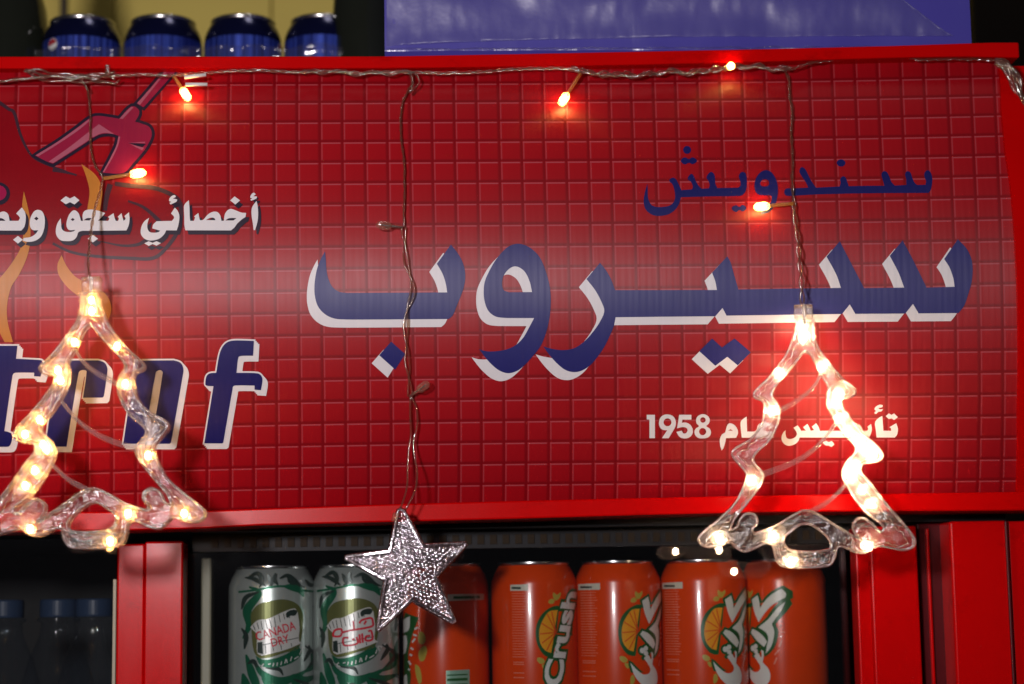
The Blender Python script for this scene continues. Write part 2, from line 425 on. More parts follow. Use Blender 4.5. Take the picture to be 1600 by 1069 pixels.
# the bent sign sheet
uvx = [-.44+.84*i/168 for i in range(169)]; xr = X(1586, 420, -.04)
def right_edge(s):                                      # traced right end of the sheet
    pts = [(1559, 100), (1563, 180), (1569, 240), (1577, 290), (1586, 420), (1589, 520), (1588, 640), (1586, 770), (1585, 800)]
    q = [panel_xs(*p) for p in pts]
    for (xa, sa), (xb, sb) in zip(q, q[1:]):
        if sb <= s <= sa: return xa+(xb-xa)*(sa-s)/(sa-sb)
    return q[0][0] if s > q[0][1] else q[-1][0]
bm = bmesh.new(); uvl = bm.loops.layers.uv.new('tiles'); ns = 110; nx = 150; g = []
for j in range(ns+1):
    s = -.203+.360*j/ns; xe = right_edge(s)+.003
    g.append([(-.46+(xe+.46)*i/nx, s) for i in range(nx+1)])
vv = [[bm.verts.new(panel_pt(*p)) for p in r] for r in g]
for j in range(ns):
    for i in range(nx):
        f = bm.faces.new((vv[j][i], vv[j][i+1], vv[j+1][i+1], vv[j+1][i])); f.smooth = True
        for l, (a, b) in zip(f.loops, ((j, i), (j, i+1), (j+1, i+1), (j+1, i))):
            l[uvl].uv = tile_uv(*g[a][b])
sign = put('sign_panel', bm, M['sign'], fridge, smooth=True)

def sheetbar(name, top, bot, Y0, Y1, mat, parent, dz=0.0, bev=.0012):
    """a long trim: front face follows two traced edges, real depth behind"""
    bm = bmesh.new(); n = 40; A = []
    def interp(tab, x):
        for (a, b), (c, d) in zip(tab, tab[1:]):
            if x <= c: return b+(d-b)*(x-a)/(c-a)
        return tab[-1][1]
    x0, x1 = top[0][0], top[-1][0]
    for i in range(n+1):
        x = x0+(x1-x0)*i/n
        t = at(x, interp(top, x), Y0); b = at(x, interp(bot, x), Y0); b.x = t.x
        A.append([bm.verts.new(p) for p in (b, t, (t.x, Y1, t.z), (b.x, Y1, b.z))])
    for i in range(n):
        for k in range(4): bm.faces.new((A[i][k], A[i+1][k], A[i+1][(k+1) % 4], A[i][(k+1) % 4]))
    bm.faces.new(A[0]); bm.faces.new(A[-1][::-1])
    bmesh.ops.recalc_face_normals(bm, faces=bm.faces)
    es = [e for e in bm.edges if e.calc_face_angle(0) > 1.0]
    bmesh.ops.bevel(bm, geom=es, offset=bev, segments=2, profile=.5, affect='EDGES')
    o = put(name, bm, mat, parent)
    for p in o.data.polygons: p.use_smooth = False
    return o
YT = -.022
sheetbar('top_trim', [(-80, 88), (0, 88), (600, 87.5), (800, 84), (1200, 76), (1400, 71), (1545, 66), (1592, 66)],
         [(-80, 107), (0, 107), (600, 106.5), (800, 104), (1000, 101), (1200, 96), (1400, 90), (1500, 88), (1592, 90)], YT, .05, M['trim'], fridge)
YB = .004
sheetbar('bottom_trim', [(-80, 802), (0, 801), (320, 798), (400, 795), (600, 788), (790, 783), (1000, 778), (1200, 774), (1400, 771), (1700, 767)],
         [(-80, 834), (0, 832), (200, 829), (320, 826), (400, 821), (800, 811), (1000, 805), (1200, 800), (1400, 799), (1700, 797)], YB, .05, M['trim'], fridge)
# right end cheek: a plate following the curve of the sheet, standing proud of it
bm = bmesh.new(); A = []; nz = 40
for j in range(nz+1):
    s = -.1945+.3365*j/nz; xe = right_edge(s)
    p = panel_pt(xe, s, .0035); q = panel_pt(xe, s, -.004)
    A.append([bm.verts.new(v) for v in (q, p, (p.x+.035, p.y-.001, p.z), (p.x+.037, p.y+.003, p.z), (p.x+.037, .05, p.z), (q.x, .05, q.z))])
for j in range(nz):
    for k in range(6): bm.faces.new((A[j][k], A[j][(k+1) % 6], A[j+1][(k+1) % 6], A[j+1][k]))
bm.faces.new(A[0]); bm.faces.new(A[-1][::-1]); bmesh.ops.recalc_face_normals(bm, faces=bm.faces)
put('end_cheek', bm, M['trim'], fridge)

ztop = Z(800, 86, YT); zb = Z(800, 815, YB)
# carcass: top deck, left/right outer walls, back, bottom of the header box
XL, XR = -.62, X(1640, 940, .02)
bm = mkbox((XL, .0505, ztop-.012), (X(1585, 80, YT), .62, ztop-.0035), .001)
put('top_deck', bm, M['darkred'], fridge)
bm = mkbox((XL, .0515, zb-.002), (X(1600, 800, YB), .60, zb+.010))
put('ceiling_liner', bm, M['black'], fridge)
put('back_liner', mkbox((XL, .42, -.75), (XR+.05, .44, zb-.003)), M['black'], fridge)
# vent slots under the header
bm = mkbox((X(300, 830, .075), .078, zb-.016), (X(1330, 830, .075), .090, zb-.0025))
vent = put('vent_strip', bm, M['black'], fridge)
bm = bmesh.new(); x = X(330, 830, .075)
while x < X(1320, 830, .075):
    box(bm, (x, .0765, zb-.013), (x+.005, .0778, zb-.006)); x += .0095
put('slot', bm, M['brown'], vent)
# partition between the compartments, with a cream edge
put('partition', mkbox((X(297, 950, .14), .12, -.75), (X(313, 950, .14), .41, zb-.022)), M['brown'], fridge)
put('partition_edge', mkbox((X(315, 950, .11), .105, -.75), (X(331, 950, .11), .13, Z(320, 872, .11)), .0015), M['cream'], fridge)

def upright(name, p0, p1, Y0, Y1, ytop, mat, parent, bev=.0012):
    """vertical member whose left/right edges run through the photo columns p0 and p1 (at image row 950)"""
    a = at(p0, 950, Y0); b = at(p1, 950, Y0)
    return put(name, mkbox((a.x, Y0, -.75), (b.x, Y1, Z((p0+p1)/2, ytop, Y0)), bev), mat, parent)
# left sliding door: glass pane with a red aluminium stile (grooved in two faces)
dl = upright('door', 225, 285.5, .046, .074, 846, M['frame'], fridge, .0015)
upright('stile_lip', 182, 225.5, .050, .0715, 850, M['frame'], dl, .0015)
upright('glass_edge', 176, 181.5, .056, .066, 905, M['cream'], dl, .0005)
put('glass_pane', mkbox((XL, .0585, -.75), (X(181, 950, .06), .0625, Z(100, 842, .06))), M['glass'], dl)
# right sliding door
dr = upright('door', 1363, 1437, .046, .074, 822, M['frame'], fridge, .0015)
upright('stile_lip', 1340, 1362.6, .051, .0715, 824, M['frame'], dr, .0012)
put('glass_pane', mkbox((X(286, 950, .08), .0790, -.75), (X(1345, 950, .08), .0825, zb-.0165)), M['glass'], dr)
# cabinet post at the right end
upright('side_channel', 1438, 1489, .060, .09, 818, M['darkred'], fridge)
upright('channel_bead', 1452, 1457, .0555, .0595, 826, M['frame'], fridge, .0008)
post = upright('side_post', 1490, 1579, .030, .10, 814, M['frame'], fridge, .0016)
upright('post_return', 1580, 1640, .032, .10, 814, M['frame'], fridge, .0016)
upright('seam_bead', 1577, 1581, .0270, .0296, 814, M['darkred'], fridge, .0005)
# shelf the left compartment bottles stand behind
put('shelf', mkbox((XL, .10, -.60), (X(1345, 950, .1), .41, -.592)), M['steelrod'], fridge)

# ------------------------------------------------------------------ print on the sign
k4 = .25
def big(txt): return txt
# ---- brand word, navy with a white drop shape behind it
A4 = dict(sx=k4, ox=470, oy=370); B4 = dict(sx=k4, ox=830, oy=370); C4 = dict(sx=k4, ox=1150, oy=370)
baa = smooth2('152,92c 157,150 160,200 170,255 195,310 235,342 290,352c 915,348c 905,290 885,230 850,170c 938,50c 985,110 1015,170 1028,240 1020,310 1000,370 975,430 950,490 925,514c 500,517c 250,516 190,505 140,475 105,430 88,370 85,320 90,260 105,190 128,135', **A4)
baadot = smooth2('565,655c 652,732c 590,830c 490,740c', **A4)
waw = smooth2('1365,45 1430,68 1490,125 1530,215 1555,310 1562,400 1555,500 1535,590 1500,680 1450,745 1400,800 1350,838 1295,852 1240,835 1190,795 1150,750 1115,703c 1160,715 1220,715 1290,702 1345,675 1390,630 1425,570 1458,508c 1340,508c 1260,506 1210,495 1170,460 1148,400 1143,340 1150,280 1175,220 1215,150 1260,95 1305,58', **A4)
wawh = smooth2('1445,346c 1430,280 1400,220 1360,190 1325,188 1290,212 1265,250 1257,295 1268,333 1300,347c', **A4)
def cshift(t, ox): return [(p[0]+ox*4, p[1], p[2]) for p in parse(t)]
sir = (parse('75,685c 130,700 200,708 270,695 330,655 385,595 430,530 456,465 440,410 400,335 345,265c 430,163c 470,215 500,270 524,334c 800,334c 1160,333c 1150,280 1130,225c 1225,123c 1245,160 1268,240 1294,330c')
       + cshift('380,324c 655,320c 625,235 565,125c 648,29c 705,140 800,322c 1050,318c 1015,225 960,120c 1040,24c 1100,135 1190,318c 1365,313c 1357,260 1332,190 1300,140c 1385,17c 1440,75 1470,140 1478,210 1470,290 1450,360 1425,430 1390,477c 1140,479c 1105,420c 1057,480c 745,482c 710,423c 662,483c', 320)
       + parse('1220,493c 1195,445c 1150,497c 800,500c 527,503c 515,560 490,620 455,690 410,755 365,805 310,838 260,845 210,830 160,790 115,740'))
sir = smooth2(sir, **B4)
yadots = smooth2('1130,635c 1192,692c 1270,635c 1372,722c 1290,803c 1225,750c 1150,806c 1050,715c', **B4)
word = [baa, baadot, waw, wawh, sir, yadots]
DX, DY = -11.8, 12.6
bw = fill([shift(p, DX, DY) for p in word]); decal('word_shadow', bw, M['white'], sign, .00025)
decal('brand_word', fill(word), M['blue'], sign, .0005)
# ---- small navy word
D6 = dict(sx=.15, ox=1000, oy=220); E6 = dict(sx=.15, ox=1230, oy=220)
sw = [smooth2('75,450c 50,540 38,620 50,700 90,750 150,780 220,783 300,765 365,720 405,660 425,590c 760,580c 1000,578 1060,570 1095,535 1110,480 1112,400 1100,345 1070,326 1042,340 1030,378 1045,425 1045,470 1020,492c 805,494c 785,450 780,380 765,340 738,327 710,348 692,385 715,425 725,470 715,497c 640,502c 610,470 580,420 560,370 538,347 510,365 497,400 530,430 550,480 540,508c 430,516c 415,480 390,430 370,398 338,387 305,415 340,460 360,530 365,590 350,640 310,675 240,690 170,690 120,670 90,620 80,560 80,500', **D6),
      ell(1000+490*.15, 220+97*.15, 6.2), smooth2('425,210 465,175 508,192 550,175 592,210 550,245 508,232 465,248', **D6),
      smooth2('955,705 1000,672 1032,692 1068,670 1105,702 1070,738 1035,722 1000,745', **D6),
      smooth2('1310,308 1362,325 1405,380 1430,450 1436,530 1425,610 1395,690 1335,750 1265,768c 1258,738c 1310,715 1350,670 1368,620 1365,576 1290,570 1230,560 1200,520 1192,460 1205,400 1235,350 1270,320', **D6),
      smooth2('1300,402 1335,415 1345,450 1330,473 1290,478 1260,468 1255,440 1270,414', **D6),
      smooth2('152,276 185,295 215,350 250,420 300,490c 545,478c 555,440 552,400 577,373 605,382 625,430 640,475c 820,471c 1010,470c 1000,430 985,380 982,345 1002,320 1035,327 1060,370 1085,430 1120,468c 1240,462c 1238,400 1227,350 1247,320 1280,330 1300,380 1320,430 1352,462c 1440,460c 1445,420 1430,380 1427,345 1447,314 1475,312 1500,345 1510,400 1505,470 1490,520 1470,545c 1100,546c 700,550c 300,560c 100,572c 0,575 -25,560 -30,525 -10,500 40,498c 220,490c 190,430 150,370 127,325 135,290', **E6),
      ell(1230+560*.15, 220+233*.15, 6.8, 5.6)]
decal('sandwich_word', fill(sw), M['navy'], sign, .00025)
# ---- founded line, white
J6 = dict(sx=.15, ox=1000, oy=620); K6 = dict(sx=.15, ox=1200, oy=600)
fl = [smooth2('70,187c 155,187c 155,430c 98,430c 98,236c 70,236c', **J6),
      smooth2('285,183 330,193 362,225 374,275 365,315 345,352 298,431c 228,431c 284,347c 255,347 220,333 200,300 198,260 212,218 245,190', **J6), ell(1000+286*.15, 620+265*.15, 6.2),
      smooth2('408,187c 535,187c 535,237c 442,237c 435,270c 480,268 525,293 550,345 542,392 505,426 455,433 410,415 378,365c 434,352c 452,380 478,378 494,352 484,325 452,315 425,318 385,328c', **J6),
      smooth2('655,180 700,195 726,235 716,278 692,305 725,330 739,370 725,408 692,428 650,433 608,428 577,402 567,362 583,328 612,305 588,275 585,230 610,195', **J6), ell(1000+655*.15, 620+241*.15, 4.3), ell(1000+652*.15, 620+362*.15, 5.6),
      smooth2('940,275 985,295 1015,340 1020,380 1000,426c 895,430c 888,470 870,530 850,558c 835,510 832,440 855,390 885,370 900,320 915,287', **J6), smooth2('918,350c 944,336c 968,356c', **J6),
      smooth2('1110,205c 1113,300 1115,361c 1190,360 1215,340 1225,300 1260,272 1310,265 1375,290c 1372,318c 1320,312 1290,330 1320,355 1390,362c 1390,425c 1060,425c 1050,340 1048,262 1068,235', **J6),
      smooth2('180,480c 150,520 140,570 160,615 210,642 270,630 310,600 330,556c 560,557c 1050,557c 1068,525 1082,470 1072,415c 1035,445c 1042,470 1030,487c 985,488c 975,455 945,415c 915,445c 930,465 930,487c 540,487c 525,445 500,408c 455,445c 480,480c 445,487c 432,455 410,415c 365,450c 395,486c 345,487c 330,460 308,430c 265,455c 290,490 300,525 280,555 240,572 200,565 183,530', **K6),
      smooth2('570,612c 603,590c 632,606c 662,592c 692,628c 660,655c 632,640c 600,640c', **K6),
      smooth2('1190,333c 1195,400 1201,486c 1282,487c 1278,460 1262,450c 1335,408c 1353,470 1342,530 1320,557c 1130,557c 1122,480 1114,400 1150,355', **K6),
      smooth2('1105,300c 1122,278 1108,265 1120,238 1160,216 1196,220c 1190,242c 1150,250c 1160,262 1197,262c 1180,284 1150,290 1122,312', **K6),
      smooth2('1225,335c 1258,305c 1286,322c 1312,305c 1352,345c 1312,375c 1286,357c 1258,365c', **K6)]
decal('founding_year_line', fill(fl), M['white'], sign, .00025)
# ---- speciality line, white with a black drop shape
F6 = dict(sx=.15, ox=0, oy=290); G6 = dict(sx=.15, ox=200, oy=290)
sp = [smooth2('1340,165c 1352,220 1357,300 1350,380 1325,468c 1310,468c 1302,400 1288,300 1295,230', **G6),
      smooth2('1275,130 1285,100 1310,80 1332,96c 1308,117c 1345,119c 1338,140 1285,163c 1278,150 1292,141', **G6),
      smooth2('1112,118c 1168,160c 1120,202c 1066,160c', **G6),
      smooth2('1232,290c 1225,332c 1190,355 1140,400 1110,440 1075,471c 600,470c 590,420 588,330 585,220 600,190 635,158c 642,230 645,330 650,372c 688,372c 700,335 690,325c 735,290c 742,330 752,366c 785,360 830,310 880,280 930,280 960,310 970,345 975,372c 1002,370c 1003,345 1012,300 1040,262 1075,248 1120,262 1180,285', **G6),
      smooth2('812,364c 850,344 880,338 905,348 912,365c', **G6), smooth2('1015,368c 1050,346 1090,342 1132,344c 1100,368c', **G6),
      smooth2('490,235c 520,270 537,320 530,400 510,471c 400,470c 380,510 330,555 260,575 200,570 155,540 135,500 140,440 170,380 222,340c 205,400 205,450 225,485 270,495 320,488 337,474c 300,463 255,450c 265,410 300,376c 460,372c 482,335 450,295c', **G6),
      smooth2('430,165 440,130 480,105 500,120 470,140c 515,150c 508,172 445,202c 435,185 452,176', **G6),
      smooth2('172,605c 218,583c 258,600c 300,583c 345,603c 300,630c 258,612c 218,632c', **G6),
      smooth2('1345,283c 1352,350 1342,420 1320,471c 1010,475c 860,475c 820,490 800,540 760,575 690,582 630,570 590,520 585,460 600,400 635,345c 640,400 645,450 670,478 720,488 770,480 787,466c 720,465 695,420 705,350 735,290 775,262 815,285 835,330 845,372c 868,372c 862,320 880,272 930,255 1000,260 1098,290c 1070,325 1022,371c 1130,372c 1140,345 1125,332c 1185,292c 1196,340 1208,372c 1232,372c 1240,345 1228,330c 1268,292c 1280,340 1290,372c 1310,350 1298,322c', **F6),
      diamond(760*.15, 290+358*.15, 3.2, 2.4), smooth2('872,366c 910,344 960,343c 935,368c', **F6),
      diamond(970*.15, 290+557*.15, 8.2, 5.8),
      smooth2('632,160c 688,117c 732,140c 778,117c 830,158c 778,202c 732,178c 688,200c', **F6),
      smooth2('402,258 442,275 466,330 470,400 455,480 425,540 370,578 300,590 240,578c 250,550c 320,540 370,510 402,470c 340,465 315,420 318,350 345,290 370,265', **F6), diamond(382*.15, 290+348*.15, 3.6, 3.0),
      smooth2('-60,472c -60,330c -20,298 40,275 85,300 103,372c 195,372c 210,340 172,295c 230,233c 262,280 272,340 258,430 225,473c', **F6), smooth2('-50,372c -10,345 30,348 62,372c', **F6),
      diamond(190*.15, 290+568*.15, 7.6, 6.0)]
decal('speciality_line', fill(sp), M['white'], sign, .0010)
decal('speciality_line_shadow', fill([shift(p, 4.6, 6.4) for p in sp]), M['shade'], sign, .0008)
# ---- latin word with thick white outline
H5 = dict(sx=.17965, ox=0, oy=520); I5 = dict(sx=.17965, ox=180, oy=520)
lt = [[smooth2('-60,112c 155,112c 142,224c 340,234c 366,240 374,265 370,330 355,380c 298,375c 300,345c 150,345 122,352 110,378 40,850c 75,858 108,880 102,945 84,980 60,987c -60,987c', **H5)],
      [smooth2('507,238c 855,238c 910,258 935,305 932,360 905,545 893,560c 725,562c 755,335 735,322 700,328 685,350 580,985c 395,985c', **H5)],
      [smooth2('178,240c 510,238c 570,260 594,312 588,370 486,950c 475,960c 312,960c 415,345 400,325 378,325 354,345 248,960c 72,960c', **I5)],
      [smooth2('1020,68 1100,66 1207,70c 1200,198c 1095,200 1072,212 1055,346c 1235,350 1268,368 1281,405 1268,496c 1213,492c 1213,456c 1060,455 1027,462 1020,490 940,950c 930,957c 776,957c 856,462c 795,457 785,442 795,378 822,352 880,346c 905,200 930,130 970,85', **I5)]]
wh = []
for L in lt:
    for k, e in ((0, 2.3), (2.4, 2.2), (4.8, 2.2), (7.0, 2.2)):
        wh.append([grow(shift(L[0], k*.9, k), e)])
decal('latin_word_outline', union(wh), M['white'], sign, .00052)
decal('latin_word', union(lt), M['navy'], sign, .0011)
# ---- illustration: grey outlined figure, pink fork, flames
L4 = dict(sx=.22457, ox=0, oy=90); c5 = dict(sx=.25, ox=0, oy=267)
figure = smooth2([(-60, 150, 1), (0, 160.5, 1), (20, 174, 0), (31, 205, 0), (43, 233, 0), (56, 248, 0), (76, 257, 0), (98, 265, 0), (120, 273, 0), (160, 284, 0), (172, 288, 0), (215, 291, 0), (250, 297, 0), (268, 306, 0), (279, 325, 0), (278, 355, 0), (265, 380, 0), (243, 400, 0), (200, 404, 0), (150, 399, 0), (112, 394, 0), (82, 382, 0), (40, 384, 0), (-60, 384, 1)])
decal('mascot_body', fill([figure]), M['plainred'], sign, .0002)
ol = [[ribbon('-40,290 0,318 60,360 100,390 140,530 190,640 245,705 340,752 430,782 530,822', 26*.22457, w1=8*.22457, **L4)],
      [ribbon('800,880 900,893 1050,905 1150,935 1235,985 1262,1060', 30*.22457, w1=30*.22457, **L4)],
      [ribbon('1128,200 1132,290 1110,380 1050,470 960,545 800,547 600,535 450,510 330,455', 6.5, w1=4, **c5)],
      [ribbon('800,190 890,225 965,285 1005,335 1010,400', 3, w1=8, **c5)],
      [ribbon('620,440 760,468 860,462 920,430', 1.5, w1=6, **c5)],
      [ribbon('690,85 668,160 655,250', 9, w1=7, **c5)],
      [ribbon('330,-5 400,8 480,28', 6, w1=2.5, **c5)]]
decal('mascot_outline', union(ol), M['grey'], sign, .00045)
fl1 = [[smooth2('150,130c 168,200 188,300 190,440 170,540 120,650 70,730 45,850 50,950 82,1070c 30,1070c 0,1010 -25,900 -25,690 10,660 80,570 130,480 150,350 140,220', **c5)],
       [smooth2('510,-40c 600,30 640,120 628,240c 628,330 600,400 570,420c 545,330 547,240c 560,130 540,40', **c5)],
       [smooth2('385,528c 420,600 470,660 520,690 600,730 660,770 692,830 690,900 650,950 590,900 510,800 430,735 370,655 360,590', **c5)]]
decal('flame', union(fl1), M['flame'], sign, .00062)
head = smooth2('915,345 962,362 968,400 940,450c 990,465 1040,488 1057,540 1035,600 1000,655 930,735 860,805 715,805c 780,680 812,610 826,548c 770,533 700,538 650,562 590,602 450,692 370,742c 330,728 245,685c 400,590 540,490 620,430 670,410 760,418 830,430c', **L4)
handle = smooth2('1165,78c 1245,78c 1000,350c 953,325c', **L4)
decal('fork_outline', union([[grow(head, 4.6)], [grow(handle, 4.4)]]), M['shade'], sign, .00058)
decal('fork', union([[head], [handle]]), M['pink'], sign, .00070)
hl = [[smooth2('340,728c 480,630 640,505c 690,468c 795,538c 720,530 650,558 590,598 450,688 372,738c', **L4)],
      [smooth2('955,322c 1060,205 1162,82c 1178,82c 1070,215 975,335c', **L4)], [smooth2('832,430c 912,350 930,352c 855,432c', **L4)],
      [smooth2('250,684c 400,592 540,494 622,432c 632,440c 545,512 405,606 268,692c', **L4)],
      [smooth2('826,552c 838,556c 822,620 790,690 728,800c 716,800c 780,682 812,612', **L4)], [smooth2('893,598c 1010,600c 1010,590c', **L4)], [smooth2('905,606c 990,650c 1003,632c', **L4)]]
decal('fork_highlight', union(hl), M['palepink'], sign, .00084)
decal('fork_crease', union([[smooth2('893,600c 960,602 1018,606c 990,630c 950,618', **L4)]]), M['shade'], sign, .00096)
decal('pink_spot_outline', fill([ell(-3, 303, 19, 18)]), M['shade'], sign, .0005)
decal('pink_spot', fill([ell(-4, 302, 14.5, 12.5)]), M['magenta'], sign, .0006)

# ------------------------------------------------------------------ drink cans
def can_profile(R, H):
    return [(R*.80, 0), (R*.93, .004), (R, .011), (R, H-.0155), (R*.985, H-.0125), (R*.93, H-.0075), (R*.865, H-.0035), (R*.825, H-.0012)]
def lid_profile(R, H):
    return [(R*.822, H-.0014), (R*.838, H-.0004), (R*.842, H+.0008), (R*.832, H+.0016), (R*.80, H+.0014), (R*.785, H-.001), (R*.775, H-.004), (R*.5, H-.0038), (0.0005, H-.0038)]
CR_, CH = .0331, .168
CY = .1180                                             # cans stand in a row just behind the glass
zc = Z(838, 878, CY-CR_*.82)                            # rim height
can_seat = zc-.001-CH
def wrap(bm, off, R=CR_):
    """(u along circumference in px*, v up) already metres: x -> angle, y -> height"""
    slice_x(bm, .0022)
    for v in bm.verts:
        th = v.co.x/R; r = R+off+v.co.z*1e-3
        v.co = Vector((r*math.sin(th), -r*math.cos(th), v.co.y))
    orient(bm, lambda c: Vector((c.x, c.y, 0)))
    return bm
def unroll(poly, cx, R=CR_, rpx=66.0):
    """photo pixels on a can centred at column cx -> unrolled label metres"""
    out = []; mpp = .0331/66.0
    for x, y in poly:
        t = max(-.985, min(.985, (x-cx)/rpx)); out.append((math.asin(t)*R, CH+.001-(y-878)*mpp*1.01))
    return out
def can_print(name, polysets, mat, parent, off, cx):
    bm = bmesh.new(); me = bpy.data.meshes.new('t')
    for k, ps in enumerate(polysets):
        b = fill([[(x, -y) for x, y in unroll(p, cx)] for p in ps])
        for v in b.verts: v.co.y = -v.co.y; v.co.z = k*.002
        b.to_mesh(me); b.free(); bm.from_mesh(me)
    bpy.data.meshes.remove(me)
    return put(name, wrap(bm, off), mat, parent, local=True)
def make_can(name, label, cat, bodymat, lidmat, loc, group, R=CR_, H=CH):
    t = thing(name, label, cat, loc, group)
    b = put('can_body', lathe(can_profile(R, H)), bodymat, t, local=True, smooth=True)
    put('lid', lathe(lid_profile(R, H)), lidmat, t, local=True, smooth=True)
    return t, b
def can_mat(name, color, metal=.55, rough=.28):
    m, nt, nd, ln = new_mat(name)
    f = noise_fac(nt, 40, 3); c = mixc(nt, f, tuple(x*.9 for x in color), tuple(min(1, x*1.08) for x in color))
    finish(nt, pbsdf(nt, c, rough, metal, .35, .35, coat_rough=.06)); return m
M['orange'] = can_mat('orange_can_print', (.66, .048, .0018), .0, .24)
M['lid'] = metal_mat('can_lid', (.75, .75, .76), .22)
M['silver'] = can_mat('silver_can_print', (.48, .53, .51), .6, .28)
def ink(name, c, metal=0.0, rough=.3): M[name] = can_mat(name, c, metal, rough)
ink('ink_white', (.66, .66, .62)); ink('ink_green', (.012, .085, .018)); ink('ink_slice', (.75, .30, .015)); ink('ink_orange', (.60, .055, .01))
ink('ink_leaf', (.42, .32, .05)); ink('ink_label', (.55, .52, .42)); ink('ink_teal', (.008, .12, .06), .4); ink('ink_dark', (.02, .035, .03), .2)
ink('ink_olive', (.13, .14, .045), .4); ink('ink_red', (.60, .02, .045)); ink('ink_map', (.62, .62, .60), .2); ink('ink_pale', (.72, .2, .12))
ink('ink_mint', (.30, .50, .38), .4)

T5 = dict(sx=.19549, ox=1030, oy=860); S5 = dict(sx=.19549, ox=800, oy=860); R5 = dict(sx=.19549, ox=340, oy=860)
def slice_art(can, dx, cx, K):
    """half orange with green rind, leaves and the small print column, traced at the centre can"""
    rim = smooth2('515,432 450,440 380,490 340,560 328,640 340,720 380,790 420,815 460,818c 475,730 500,560 512,470', **K)
    inner = smooth2('503,462c 440,470 395,520 365,580 355,645 365,715 400,765 445,785c 462,700 485,560', **K)
    can_print('slice_rind', [[shift(rim, dx, 0)]], M['ink_green'], can, .00012, cx)
    can_print('slice_flesh', [[shift(inner, dx, 0)]], M['ink_slice'], can, .00020, cx)
    seg = [[shift(ribbon(s, 1.6, **K), dx, 0)] for s in ('485,630 360,640', '485,630 375,560', '485,630 420,490', '485,630 375,710', '485,630 410,765', '485,630 455,470')]
    can_print('slice_segments', seg, M['ink_orange'], can, .00028, cx)
    lf = [[shift(smooth2('470,330 500,345 530,330 510,380 480,385', **K), dx, 0)], [shift(smooth2('430,400 460,375 480,395 455,415', **K), dx, 0)],
          [shift(smooth2('335,825 370,820 395,850 360,865', **K), dx, 0)], [shift(smooth2('375,870 405,880 400,910 378,895', **K), dx, 0)], [shift(smooth2('430,960 450,1000 425,1035 412,1020', **K), dx, 0)]]
    can_print('leaves', lf, M['ink_leaf'], can, .00012, cx)
def arabic_logo(can, dx, cx, K):
    parts = [[smooth2('523,402c 575,370c 588,420 592,470c 650,385 706,325c 718,360 716,392c 650,470 578,578c 545,500', **K)],
             [smooth2('716,425c 700,500 662,592c 672,650 665,720 650,775 622,818c 630,760 640,700 625,655 575,618c 640,560 690,470', **K)],
             [smooth2('500,655c 520,628c 570,650 612,690 632,730c 612,768c 560,720', **K)],
             [smooth2('415,868c 470,925 520,958 565,952 580,920 560,880 525,835c 560,812 572,820c 590,845 590,790c 607,800 605,850 598,885c 632,930 645,985 632,1040 595,1068 540,1060 480,1010 440,950', **K)],
             [ell(1030+515*.19549, 860+778*.19549, 4.2)], [ell(1030+545*.19549, 860+762*.19549, 3.6)], [ell(1030+545*.19549, 860+800*.19549, 3.6)]]
    parts = [[shift(p[0], dx, 0)] for p in parts]
    can_print('logo_backing', [[grow(p[0], 3.4)] for p in parts], M['ink_green'], can, .00034, cx)
    can_print('logo_letters', parts, M['ink_white'], can, .00055, cx)
    sm = [[shift(ribbon(s, 1.5, **K), dx, 0)] for s in ('700,600 690,640 712,660', '705,680 680,700', '700,720 690,770', '690,790 670,830', '680,850 665,900')]
    can_print('flavour_text', sm, M['ink_pale'], can, .00020, cx)
def small_print(can, dx, cx, K):
    can_print('label_box', [[shift(smooth2('70,265c 205,262c 205,312c 70,310c', **K), dx, 0)]], M['ink_label'], can, .00015, cx)
    can_print('label_stripe', [[shift(ribbon('80,288 150,292', 3, **K), dx, 0)]], M['ink_dark'], can, .00026, cx)
    ln = [[shift(ribbon('%d,%d %d,%d' % (80, y, random.randint(165, 190), y+2), .85, **K), dx, 0)] for y in range(330, 820, 20)]
    ln += [[shift(ribbon('%d,%d %d,%d' % (85, y, 165, y+2), 1.2, **K), dx, 0)] for y in (850, 865, 930, 965)]
    can_print('small_print', ln, M['ink_pale'], can, .00015, cx)
grp = 'orange soda cans behind the fridge glass'
def orange_can(px, label, rot=0.0, dy=0.0):
    p = at(px, 940, CY-CR_); t, b = make_can('soda_can', label, 'can', M['orange'], M['lid'], (p.x*1.0, CY+dy, can_seat), grp)
    t.rotation_euler.z = rot; return t, b
CX = 1108
canA, bA = orange_can(1108, 'orange soda can with Arabic logo, partly under the pot of the right tree ornament')
slice_art(bA, 0, CX, T5); arabic_logo(bA, 0, CX, T5); small_print(bA, 0, CX, T5)
def can_copy(px, label, rot, dy=0.0):
    c = copy_tree(canA); p = at(px, 940, CY-CR_); c.location = (p.x, CY+dy, can_seat); c.rotation_euler.z = rot; c['label'] = label; return c
can_copy(972, 'orange soda can with Arabic logo, next to the can with the English logo', math.radians(6))
can_copy(1240, 'rightmost orange soda can, its Arabic logo at its left edge beside the neighbouring can', math.radians(-77), .012)
